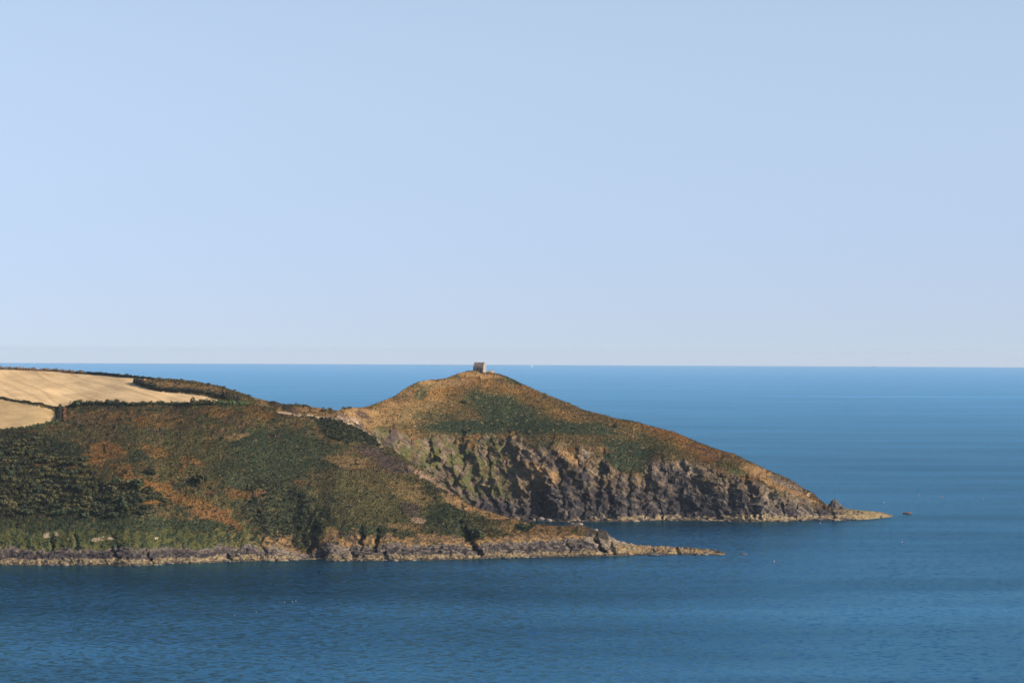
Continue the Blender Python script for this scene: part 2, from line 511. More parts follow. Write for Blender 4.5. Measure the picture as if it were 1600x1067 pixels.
class Paint:
    def __init__(s, T, base, seed):
        s.T = T; sh = T.U.shape
        U, V = T.U, T.V
        s.wu = U + 11 * fbm(U / 34, V / 17, 3, seed) + 3.5 * fbm(U / 5, V / 3.2, 2, seed + 3)
        s.wv = V + 5 * fbm(U / 34 + 50, V / 17, 3, seed + 5) + 2.2 * fbm(U / 5 + 9, V / 3.2, 2, seed + 7)
        s.col = np.broadcast_to(C[base], sh + (3,)).copy()
        s.amp = np.full(sh, HUMP[base][0]); s.cell = np.full(sh, HUMP[base][1])
    def put(s, m, typ):
        s.col += (C[typ] - s.col) * m[..., None]
        if typ in HUMP:
            s.amp += (HUMP[typ][0] - s.amp) * m
            s.cell = np.where(m > 0.5, HUMP[typ][1], s.cell)
        return m
    def ell(s, cx, cy, rx, ry, rot, typ, k=1.0, soft=0.3):
        a = math.radians(rot); du = s.wu - cx; dv = s.wv - cy
        x = (du * math.cos(a) + dv * math.sin(a)) / rx; y = (-du * math.sin(a) + dv * math.cos(a)) / ry
        d = np.sqrt(x * x + y * y)
        return s.put(k * (1 - sstep(1 - soft, 1 + soft, d)), typ)
    def line(s, pts, w, typ, k=1.0, soft=0.4, raw=False):
        d, t, _ = seg_dist(s.T.U if raw else s.wu, s.T.V if raw else s.wv, pts)
        if isinstance(w, tuple): w = w[0] + (w[1] - w[0]) * t
        return s.put(k * (1 - sstep(1 - soft, 1 + soft, d / w)), typ)
    def poly(s, pts, typ, k=1.0):
        return s.put(k * in_poly(s.wu, s.wv, pts).astype(float), typ)
    def mottle(s, typ, sc, thr, k=1.0, seed=0, region=None, sv=0.6):
        n = fbm(s.T.U / sc, s.T.V / (sc * sv), 4, seed)
        m = k * sstep(thr - 0.06, thr + 0.10, n)
        if region is not None: m = m * region
        return s.put(m, typ)

# ------------------------------------------------------------------ near hill
A_ROWS = [  # u, W, T, R, C, L1, L2, S, dT, dR, dC, dL1, dL2, dS
    (-150, 886, 876, 861, 836, 755, 680, 574, 5, 14, 27, 90, 205, 390),
    (0, 883, 873, 858, 832, 750, 671, 577, 5, 14, 27, 85, 195, 380),
    (60, 883, 872.5, 857.5, 831.5, 748, 666, 579, 5, 14, 27, 85, 197, 378),
    (90, 883, 872, 857, 831.5, 746, 657, 580.5, 5, 14, 27, 85, 222, 375),
    (115, 883.5, 872, 857, 831, 745, 640, 582, 5, 14, 27, 82, 255, 370),
    (165, 883, 872, 857, 831, 743, 635, 585.5, 5, 14, 27, 80, 250, 345),
    (200, 884, 873, 857, 831.5, 742, 634, 589, 5, 14, 27, 80, 240, 330),
    (235, 883, 872, 857, 832, 742, 634, 592, 5, 14, 27, 78, 228, 318),
    (260, 880.5, 870, 857, 832, 742, 634.5, 592.5, 5, 14, 27, 77, 220, 305),
    (300, 880, 870, 856, 832, 742, 635, 596, 5, 14, 27, 75, 207, 292),
    (350, 878, 869, 854, 831.5, 740, 636, 606, 5, 14, 26, 70, 196, 272),
    (390, 877, 868, 853, 832, 742, 639, 620, 5, 13, 24, 72, 190, 258),
    (420, 876, 867.5, 856, 840, 745, 645, 628.5, 5, 12, 21, 75, 190, 250),
    (445, 876, 867.5, 860, 848, 748, 648, 633, 5, 11, 19, 78, 190, 250),
    (463, 876, 868, 863, 855, 750, 650, 632.5, 5, 10, 18, 80, 190, 252),
    (482, 876, 868, 863, 856, 752, 654, 635, 5, 10, 18, 80, 190, 258),
    (500, 875, 867.5, 855, 845, 752, 657, 638.5, 6, 17, 26, 80, 192, 263),
    (520, 876, 867, 850, 837, 752, 660, 641, 6, 20, 30, 80, 195, 270),
    (530, 876, 867, 850, 836, 753, 662, 643, 6, 20, 30, 80, 195, 268),
    (545, 876, 867, 853, 836, 755, 668, 653, 6, 19, 29, 83, 195, 255),
    (560, 876, 866.5, 854, 837, 758, 680, 667, 6, 18, 28, 85, 192, 238),
    (575, 876, 866.5, 853, 839, 762, 687, 675, 6, 18, 28, 85, 185, 225),
    (600, 876, 866.5, 851, 842, 770, 706, 696, 6, 18, 28, 85, 170, 205),
    (640, 875.5, 866, 851, 840, 785, 731, 721, 6, 18, 28, 78, 145, 172),
    (665, 875, 865.5, 851, 838, 795, 748, 738, 6, 18, 28, 75, 130, 155),
    (700, 874.5, 865, 850, 837, 803, 775, 766, 6, 16, 26, 60, 100, 120),
    (740, 873.5, 864, 853, 845, 815, 800, 793, 6, 15, 22, 45, 75, 92),
    (765, 872.5, 863, 850, 841, 820, 807, 800, 6, 14, 22, 40, 65, 80),
    (800, 871.5, 862, 848, 838, 825, 816, 811, 6, 14, 22, 36, 56, 70),
    (840, 870.5, 861, 845, 836, 829, 824.5, 820.5, 6, 14, 22, 33, 48, 60),
    (880, 869.5, 860, 843, 836, 831, 827, 823.6, 6, 14, 22, 30, 42, 52),
    (889, 869.5, 859.5, 842, 835, 830, 825, 821, 6, 14, 22, 29, 40, 50),
    (899, 869, 859.5, 842, 835, 829, 823, 818.6, 6, 13, 21, 28, 38, 47),
    (912, 869, 859, 842, 836, 831, 826, 822, 6, 13, 20, 27, 36, 44),
    (921, 869, 859, 843, 838, 834, 831, 828, 6, 13, 19, 26, 34, 41),
    (943, 868.5, 858, 848, 842, 838, 834.5, 831.5, 6, 12, 18, 23, 28, 34),
    (953, 868.5, 858, 851, 847, 843, 840, 837, 6, 12, 17, 21, 25, 29),
    (960, 868, 858, 853, 851, 849, 848, 847, 6, 12, 16, 20, 24, 27),
    (983, 867.5, 860, 855, 853, 851.5, 850.5, 849.5, 7, 12, 16, 20, 24, 27),
    (995, 867, 861, 857.5, 856, 855.3, 854.6, 854, 7, 12, 16, 20, 23, 26),
    (1040, 866.7, 862, 859.5, 858.5, 857.8, 857.2, 856.8, 7, 11, 15, 18, 21, 23),
    (1052, 866.6, 862, 859, 857.8, 857, 856.4, 856, 7, 11, 15, 18, 21, 23),
    (1100, 866.5, 863, 861, 860, 859.5, 859, 858.5, 6, 10, 13, 15, 17, 19),
    (1118, 866.3, 864, 863, 862, 861.5, 861, 860.5, 4, 7, 9, 11, 13, 15),
    (1127, 866.2, 865.2, 864.5, 864, 863.6, 863.3, 863, 3, 5, 6, 7, 8, 9),
    (1136, 866.8, 866.6, 866.4, 866.2, 866.0, 865.8, 865.7, 1, 2, 3, 4, 5, 6),
]
kn = []
for r in A_ROWS:
    w = float(sea_D(r[0], r[1]))
    kn.append((r[0], list(r[1:8]), [w] + [w + d for d in r[8:14]]))
u_ = np.arange(-150, 1135, 0.75)
A = make_terrain(kn, [16, 24, 36, 112, 140, 120], -150, 1135, 0.75,
                 back=np.interp(u_, [-150, 500, 560, 640, 760, 950, 1135], [420, 300, 90, 70, 60, 30, 12]),
                 smooth_px=[3, 3, 3, 4, 10, 8, 2.5])

FIELD1 = [(-160, 560), (-160, 612), (0, 621), (14, 624.5), (55, 631), (88, 638), (108, 632.5), (130, 631.5), (180, 631), (300, 630.5), (352, 630),
          (340, 625), (322, 620), (292, 615.5), (262, 613.5), (245, 611.5), (228, 607), (212, 601), (207, 598), (222, 594.5), (238, 593),
          (236, 591), (165, 584.5), (120, 580), (100, 560)]
FIELD2 = [(-160, 617), (0, 623.5), (14, 626.5), (50, 633), (78, 639), (86, 645), (88, 654), (85, 660), (78, 663.5), (41, 668.5), (0, 671.8), (-160, 682)]

def paint_A(T):
    p = Paint(T, "brown", 100)
    U, V = T.U, T.V; Q = T.QQ
    qn = Q + 0.22 * fbm(U / 9, V / 5, 3, 41) + 0.10 * perlin(U / 2.3, V / 2, 43) + (.45 * fbm(U / 42, V * 0, 3, 45) + .12 * sstep(430, 700, U) * perlin(U / 17, V * 0, 47)) * (Q < 3.3) * sstep(-.2, .5, Q)
    hillside = (qn > 2.9).astype(float)
    p.mottle("olive", 26, -0.02, 0.9, 3)
    p.mottle("green", 17, 0.08, 0.8, 5)
    p.mottle("orange", 15, 0.22, 0.5, 9)
    p.mottle("tan", 12, 0.34, 0.5, 13)
    E = p.ell
    # broad cover
    E(270, 700, 110, 40, 10, "olive", .55)
    E(300, 720, 50, 28, 30, "olive", .7)
    E(445, 712, 95, 42, 8, "green", .95); E(395, 690, 40, 14, 0, "green", .8); E(395, 750, 70, 25, 15, "green", .85)
    E(430, 796, 62, 44, 30, "dark", .95); E(462, 825, 34, 34, 0, "dark", .9)
    E(96, 705, 40, 20, 10, "green", .95); E(216, 712, 15, 9, 0, "green", .9); E(130, 676, 30, 9, 0, "olive", .8)
    E(40, 745, 115, 62, 8, "dark", .92); E(150, 790, 110, 26, 4, "dark", .85); E(20, 700, 70, 26, 0, "dark", .9)
    E(120, 822, 240, 14, 0, "green", .92); E(290, 822, 90, 10, 0, "green", .9)
    E(560, 800, 120, 36, 5, "green", .6); E(600, 770, 100, 30, 12, "olive", .75); E(580, 810, 70, 22, 5, "olive", .5)
    E(700, 808, 44, 22, 12, "green", .9); E(560, 832, 90, 9, 5, "green", .85); E(720, 835, 26, 10, 0, "green", .7)
    E(785, 827, 50, 11, 10, "olive", .7); E(860, 833, 75, 14, 8, "tan", .95); E(770, 803, 70, 6, 14, "tan", .95); E(870, 822, 60, 6, 3, "tan", .95); E(720, 788, 40, 5, 25, "tan", .8); E(845, 838, 60, 6, 3, "brown", .35)
    E(822, 827, 11, 5, 0, "green", 1); E(906, 834, 18, 5, 20, "lime", .7)
    # rust and orange bracken
    E(166, 703, 28, 13, 10, "orange", .85); E(146, 720, 16, 16, 20, "orange", .75); E(70, 726, 26, 8, 15, "orange", .8); E(120, 736, 20, 6, 20, "orange", .6)
    E(190, 735, 18, 10, 20, "orange", .55); E(240, 705, 26, 10, 10, "orange", .55); E(300, 722, 22, 5, 10, "orange", .7); E(284, 730, 4, 10, 0, "orange", .7)
    E(225, 757, 42, 9, 16, "orange", .72); E(262, 772, 38, 9, 22, "orange", .72); E(312, 790, 34, 9, 24, "orange", .72); E(348, 808, 28, 8, 32, "rust", .75)
    E(372, 822, 13, 5, 35, "rust", .9); E(328, 806, 26, 7, 14, "rust", .9); E(240, 788, 18, 5, 5, "orange", .8); E(375, 775, 22, 8, 5, "orange", .5); E(408, 772, 9, 7, 0, "rust", .5)
    E(470, 755, 16, 6, 0, "orange", .4); E(500, 742, 22, 8, 0, "brown", .6)
    E(200, 655, 90, 10, 0, "orange", .35); E(240, 662, 30, 6, 10, "orange", .5); E(345, 645, 28, 7, 5, "orange", .5); E(400, 645, 26, 12, 30, "orange", .45)
    E(150, 665, 34, 12, 20, "brown", .7); E(375, 660, 28, 14, 0, "brown", .6); E(585, 710, 16, 8, 20, "orange", .5)
    # tan turf
    E(370, 683, 18, 5, 0, "tan", .7); E(540, 722, 34, 9, 8, "tan", .8); E(565, 730, 40, 14, 10, "brown", .5); E(640, 770, 40, 14, 28, "tan", .35)
    E(470, 646, 42, 7, 8, "tan", .8); E(500, 646, 50, 9, 8, "tan", .95); E(538, 655, 18, 7, 20, "scar", .9); E(532, 653, 6, 3, 10, "pale", .9); E(548, 660, 7, 3, 30, "pale", .8); E(518, 645, 8, 3, 0, "olive", .6); E(455, 637, 14, 4, 15, "olive", .7); E(405, 628, 16, 5, 20, "tan", .6); E(590, 760, 30, 5, 8, "brown", .5)
    E(630, 825, 24, 6, 5, "tan", .45); E(520, 833, 13, 8, 20, "tan", .95); E(690, 841, 34, 5, 0, "tan", .75); E(450, 842, 8, 8, 0, "tan", .5)
    # dark gorse and heath
    p.poly([(486, 657), (510, 655), (535, 664), (560, 670), (585, 685), (594, 697), (560, 694), (530, 693), (512, 684), (500, 668)], "dark")
    p.poly([(548, 697), (600, 700), (640, 724), (650, 740), (612, 737), (590, 726), (572, 712)], "heath", .9)
    E(445, 635, 30, 6, 25, "heath", .8); E(640, 795, 18, 10, 30, "heath", .6); E(675, 770, 20, 5, 10, "dark", .7); E(755, 822, 20, 12, 20, "dark", .5)
    E(428, 681, 10, 3, 0, "heath", .8); E(245, 676, 16, 4, 20, "slate", .6)
    # knoll with rough grass above the field
    E(300, 606, 60, 9, 8, "brown", .8); E(285, 598, 40, 4, 6, "olive", .4); E(330, 614, 50, 4, 14, "olive", .6); E(260, 602, 34, 4, 5, "tan", .6); E(300, 606, 40, 3, 8, "tan", .5); E(340, 610, 20, 3, 14, "tan", .4); E(380, 622, 26, 6, 25, "olive", .6)
    # bare spur edge and footpath
    path = p.line([(428, 643), (455, 646), (482, 652.5), (499, 657), (525, 657.5), (536, 660), (548, 662)], 1.5, "pale", .75, .6)
    p.line([(548, 662), (560, 671), (574, 677), (592, 690), (600, 698)], 2.3, "pale", .8, .6)
    p.line([(600, 697), (633, 720), (660, 737)], 5, "lime", .55, .5); p.line([(655, 738), (677, 752), (706, 774)], (5, 4), "scar", .9, .5); p.line([(706, 774), (735, 793), (790, 808)], 3, "tan", .9, .4)
    E(653, 814, 9, 6, 0, "scar", .9); E(660, 795, 7, 10, 0, "lime", .5); E(640, 732, 8, 3, 20, "scar", .5)
    p.line([(352, 795), (372, 812), (386, 824)], 2, "grass", .9, .5); p.line([(100, 655), (150, 645), (165, 641)], 1.3, "tan", .6)
    p.mottle("dark", 8, .25, .75, 15, hillside); p.mottle("tan", 6, .34, .45, 17, hillside); p.mottle("olive", 10, .2, .5, 19, hillside)
    # shore cliff: turf and earth low on the left, rock further right
    cliff = ((qn > 1.95) & (qn < 3.05)).astype(float)
    left = 1 - sstep(395, 425, U)
    p.put(cliff * left, "grass")
    p.mottle("lime", 12, 0.02, .9, 21, cliff * left, 1.2)
    p.mottle("green", 10, 0.02, .9, 23, cliff * left, 1.6)
    p.mottle("tan", 6, 0.2, .6, 25, cliff * sstep(300, 380, U), .8)
    for (cx, cy, rx, ry) in ((72, 837, 7, 3), (91, 836, 3, 3), (155, 842, 7, 3), (172, 841, 6, 2.4), (240, 840, 5, 1.6)):
        E(cx, cy, rx, ry, -8, "pale", .75)
    p.put(cliff * (1 - left) * sstep(0.0, .1, fbm(U / 14, V / 7, 3, 27) + .12), "tan")
    p.mottle("rock", 9, .05, .8, 29, cliff * (1 - left))
    rk = ((qn <= 2.0) & (qn > .95)).astype(float)
    p.put(rk, "slate")
    strata = fbm(U / 14 + V / 9, (V - U * .12) / 2.2, 4, 33)
    p.put(rk * sstep(-.02, .22, strata) * sstep(150, 420, U) * .7, "grey")
    p.put(rk * sstep(.08, .3, strata) * (1 - sstep(150, 420, U)) * .35, "grey")
    p.put(rk * sstep(1.55, 1.9, qn) * .5, "grey")
    E(531, 860, 22, 9, 10, "grey", .7); E(450, 862, 26, 6, 20, "grey", .6)
    wd = (qn <= .95).astype(float)
    p.put(wd, "weed"); p.mottle("slate", 6, .10, .75, 35, wd, .4); p.put(((qn <= .24) & (Q > -1)).astype(float) * .75, "blackr_shade")
    spit = sstep(948, 962, U)
    p.put(spit, "weed"); p.put(spit * sstep(.1, .3, strata), "tan"); p.mottle("slate", 6, .14, .8, 37, spit, .4); p.put(spit * (qn < .5) * .7, "blackr_shade")
    p.put(spit * (1 - sstep(975, 1000, U)) * sstep(2, 3, qn), "grey")
    crag = sstep(905, 925, U) * (1 - sstep(955, 965, U)) * (qn > 1.6); p.put(crag * .9, "grey")
    p.ell(900, 822, 14, 4, 20, "grey", .9)
    # stubble fields with drill lines
    f1 = in_poly(U + 1.2 * perlin(U / 4, V / 3, 51), V + .6 * perlin(U / 4, V / 3, 52), FIELD1)
    f2 = in_poly(U + 1.2 * perlin(U / 4, V / 3, 53), V + .6 * perlin(U / 4, V / 3, 54), FIELD2)
    X, Y = T.P[..., 0], T.P[..., 1]
    rows = fbm((X * .5 + Y * .30) / 3.0, (Y - X * .25) / 60, 3, 55)
    patch = fbm(X / 40, Y / 60, 3, 57)
    tram = np.abs(((X * .5 + Y * .30) / 11.0 + .35 * perlin(X / 60, Y / 60, 58)) % 1 - .5)
    k1 = 1 + .30 * rows + .16 * patch - .14 * (tram < .06)
    c1 = C["straw"] * k1[..., None]; c2 = C["straw2"] * (1 + .16 * rows + .25 * fbm(X / 14, Y / 20, 3, 59))[..., None]
    p.col[f1] = c1[f1]; p.col[f2] = c2[f2]
    p.amp[f1 | f2] = 0.05
    p.col[~(f1 | f2)] *= .88
    T.col = p.col; T.amp = p.amp; T.cell = p.cell; T.qn = qn
    T.f1, T.f2, T.path = f1, f2, path > .55
    return p
paint_A(A)

def dent(T, pts, w, depth, sharp=1.0, left=1.7):
    """a gully: pushes the ground back along a line; the right wall is steeper than the left"""
    wide = w > 25
    u = T.U + (5 * fbm(T.U / 50, T.V / 40, 2, 61) if wide else 7 * fbm(T.U / 14, T.V / 10, 3, 61)); d, t, side = seg_dist(u, T.V, pts)
    ww = np.where(side > 0, w * sharp, w * left) * (1 if wide else 1 + .5 * perlin(u / 9, T.V / 9, 65))
    k = np.clip(1 - d / ww, 0, 1)
    return depth * .75 * (sstep(0, .45, t) if wide else 1.0) * (1 if wide else np.clip(.95 + 1.1 * perlin(u / 11, T.V / 8, 67), .1, 1.8)) * (k * k * (3 - 2 * k))

def relief_A(T):
    U, V, X, S, Q = T.U, T.V, T.X, T.S, T.qn
    inside = sstep(-0.3, 0.3, T.QQ)
    g = np.zeros_like(U)
    for pts, w, dep, sh in (
        ([(428, 740), (448, 795), (468, 845), (482, 872)], 36, 10, 1.0), ([(492, 815), (486, 850)], 16, 4, .8),
        ([(567, 834), (566, 850)], 7, 6, .7), ([(593, 836), (588, 854)], 7, 7, .6), ([(724, 822), (735, 842), (750, 862)], 11, 7, .6),
        ([(181, 842), (184, 860)], 5, 3, .6), ([(82, 842), (83, 860)], 4, 3, .6), ([(120, 836), (121, 858)], 4, 2, .6), ([(176, 860), (186, 872)], 5, 3, .6),
        ([(232, 864), (240, 880)], 5, 3, .6), ([(356, 868), (362, 879)], 5, 3, .6), ([(500, 858), (508, 868)], 8, 4, .6), ([(548, 862), (556, 868)], 7, 4, .6),
        ([(600, 858), (606, 872)], 6, 3, .6), ([(932, 842), (944, 860)], 7, 6, .5), ([(886, 848), (892, 860)], 4, 2, .6), ([(955, 850), (962, 866)], 4, 3, .6),
        ([(310, 768), (340, 770)], 4, 1.5, .8), ([(1055, 856), (1063, 866)], 4, 2, .6), ([(1020, 858), (1026, 866)], 4, 2, .6), ([(408, 860), (400, 800), (385, 770)], 14, 3, .8)):
        g += dent(T, pts, w, dep, sh)
    big = 2.0 * (1 - (T.f1 | T.f2)) * fbm(X / 45, S / 45, 3, 71) * sstep(2.5, 3.5, T.QQ) * (1 - sstep(5.2, 6, T.QQ))
    veg = T.amp * (0.75 * domes(X / T.cell, S / T.cell, 73) + 0.35 * domes(X / (T.cell * .45), S / (T.cell * .45), 75)) + T.amp * 1.1 * fbm(X / 7, S / 7, 3, 77)
    veg *= .8 * sstep(1.9, 2.3, Q) * (1 - .6 * sstep(6.0, 6.2, T.QQ))
    rockz = (1 - sstep(2.0, 3.1, Q)) + sstep(948, 962, U) + sstep(905, 925, U) * .5
    rockz = np.clip(rockz, 0, 1) * inside
    xs = X * .9 + S * .55; ys = S - X * .18
    rk = 1.2 * (ridged(xs / 13, ys / 7, 4, 81) - .55) + .8 * (ridged(xs / 3.2, ys / 1.8, 3, 83) - .55) + 1.0 * cells(xs / 9, ys / 3.5, 85) + .9 * cells(xs / 2.8, ys / 1.5, 86)
    lim = np.interp(U[0], [-150, 900, 960, 1000, 1136], [1, 1, 1, .9, .4])[None]
    n = normals(T.P); n = np.where((n[..., 2:] < 0), -n, n)
    T.P = T.P + n * ((veg + rk * rockz * lim) * inside)[..., None]
    T.P[..., 2] += big * inside
    T.P[..., 1] += g * inside
    T.P[..., 2] -= g * .25 * inside
relief_A(A)
cls = np.zeros(A.U.shape, int)
cls[A.qn < 2.0] = 1; cls[A.U > 958] = 1
cls[A.f1] = 2; cls[A.f2] = 3; cls[A.path] = 4
cls[A.QQ > 6.05] = 0
split_mesh(A, cls, {
    0: ("hillside", M_HILL, "heath hillside of brown bracken and dark gorse below the fields", "hillside"),
    1: ("rocky_shore", M_ROCK, "grey and tan rock ledges along the foot of the near hillside", "shore"),
    2: ("stubble_field", M_FIELD, "large pale golden stubble field across the hilltop", "field"),
    3: ("corner_field", M_FIELD, "small straw coloured field below the dividing bank", "field"),
    4: ("footpath", M_PATH, "pale bare footpath across the saddle", "path")})

# ------------------------------------------------------------------ far headland
B_ROWS = [  # u, [W, T, K, R, M, S], D or offsets from the water
    (520, [692, 682, 674, 666, 655, 645.5], [1764, 1767, 1770, 1773, 1777, 1781]),
    (529, [700, 690, 680, 667, 653, 642.5], [1764, 1768, 1772, 1778, 1784, 1790]),
    (536, [712, 700, 686, 667, 652, 637.6], [1764, 1769, 1775, 1783, 1792, 1801]),
    (548, [725, 710, 692, 667, 652, 637], [1766, 1772, 1778, 1788, 1799, 1811]),
    (569, [745, 730, 706, 667, 654, 637.6], [1772, 1780, 1788, 1802, 1814, 1827]),
    (580, [755, 738, 713, 667, 653, 633.5], [1776, 1784, 1793, 1808, 1822, 1836]),
    (600, [770, 755, 725, 668, 650, 626], [1785, 1792, 1802, 1820, 1838, 1855]),
    (617, [782, 770, 738, 674, 650, 620], [1793, 1800, 1810, 1829, 1850, 1872]),
    (624, [788, 776, 742, 677, 650, 614], [1797, 1804, 1814, 1833, 1856, 1880]),
    (637, [798, 788, 752, 684, 650, 605], [1803, 1810, 1820, 1841, 1866, 1893]),
    (653, [812, 805, 760, 688, 650, 597.6], [1820, 1826, 1836, 1855, 1882, 1911]),
    (666, [813, 806, 764, 690, 650, 594.4], [1826, 1832, 1842, 1862, 1891, 1922]),
    (697, [813, 806, 772, 690, 650, 592], [1832, 1838, 1850, 1874, 1908, 1945]),
    (716, [813, 806, 775, 691, 647, 584], [1833, 1839, 1852, 1878, 1914, 1955]),
    (730, [813, 806, 778, 692, 646, 580], [1833, 1839, 1853, 1881, 1918, 1961]),
    (745, [813, 806, 780, 692, 645, 579.3], [1833, 1839, 1853, 1883, 1921, 1966]),
    (760, [813, 806, 782, 692, 645, 580.6], [1833, 1839, 1853, 1885, 1924, 1970]),
    (772, [813, 806, 784, 692, 645, 583], [1833, 1839, 1853, 1885, 1925, 1973]),
    (785, [813, 806, 785, 692, 645, 586.5], [1832, 1838, 1852, 1885, 1925, 1974]),
    (800, [813.5, 806, 788, 691, 647, 592], [7, 20, 59, 102, 149]),
    (826, [814, 806.5, 790, 691, 652, 605], [6, 18, 57, 101, 149]),
    (855, [815, 807, 792, 697, 657, 617.5], [6, 18, 55, 102, 152]),
    (890, [815, 807, 792, 706, 665, 631], [6, 18, 55, 100, 150]),
    (912, [815, 807, 792, 710, 671, 641], [6, 18, 54, 98, 147]),
    (940, [815, 807, 792, 722, 680, 648], [6, 17, 50, 97, 143]),
    (965, [815, 806, 792, 735, 690, 655], [6, 16, 48, 95, 140]),
    (990, [815, 806, 793, 742, 698, 658], [6, 16, 46, 95, 138]),
    (1005, [814, 806, 793, 738, 699, 663], [6, 16, 46, 93, 134]),
    (1030, [813, 805, 792, 718, 694, 669.5], [6, 16, 50, 88, 122]),
    (1050, [813, 805, 792, 717, 697, 674], [6, 16, 50, 86, 118]),
    (1075, [813, 805, 792, 721, 705, 685], [6, 16, 48, 82, 112]),
    (1100, [813.5, 805, 791, 728, 712, 695], [6, 16, 46, 78, 105]),
    (1122, [814, 805, 790, 733, 718, 703], [6, 16, 45, 75, 100]),
    (1146, [814.5, 805.5, 791, 742, 725, 709.5], [6, 16, 43, 72, 95]),
    (1174, [815.5, 806, 792, 755, 738, 723], [6, 16, 42, 68, 90]),
    (1197, [814.5, 806, 793, 763, 747, 734], [6, 15, 38, 63, 84]),
    (1231, [814, 806, 792, 771, 759, 748], [6, 14, 33, 54, 72]),
    (1253, [813, 805, 793, 777, 768, 762], [6, 14, 28, 42, 55]),
    (1270, [812, 804, 795, 783, 777, 771], [6, 13, 24, 34, 44]),
    (1281, [812, 803.5, 796, 789, 785.5, 782], [6, 12, 20, 28, 36]),
    (1295, [812.3, 803, 797.5, 794, 792.2, 790.5], [6, 11, 17, 23, 29]),
    (1310, [812.4, 802.5, 798.5, 796.5, 795.2, 794.2], [5, 10, 14, 18, 22]),
    (1335, [812, 803, 800, 799, 798, 797.2], [5, 10, 14, 18, 22]),
    (1361, [810.7, 804, 801.5, 800.5, 799.6, 799], [5, 9, 12, 15, 18]),
    (1380, [808.8, 805, 803.6, 802.8, 802.1, 801.6], [4, 7, 9, 11, 13]),
    (1388, [807.5, 806, 805.4, 804.8, 804.2, 803.8], [2, 4, 6, 7, 8]),
    (1396, [806.2, 806, 805.8, 805.7, 805.6, 805.5], [1, 2, 3, 4, 5]),
]
kn = []
for u, vv, dd in B_ROWS:
    if len(dd) == 5:
        w = float(sea_D(u, vv[0])); dd = [w] + [w + d for d in dd]
    kn.append((u, vv, dd))
u_ = np.arange(520, 1395, 0.7)
B = make_terrain(kn, [22, 40, 130, 95, 85], 520, 1395, 0.7,
                 back=np.interp(u_, [520, 700, 1000, 1250, 1395], [150, 220, 160, 60, 12]),
                 smooth_px=[3, 3, 3, 6, 8, 1.8])

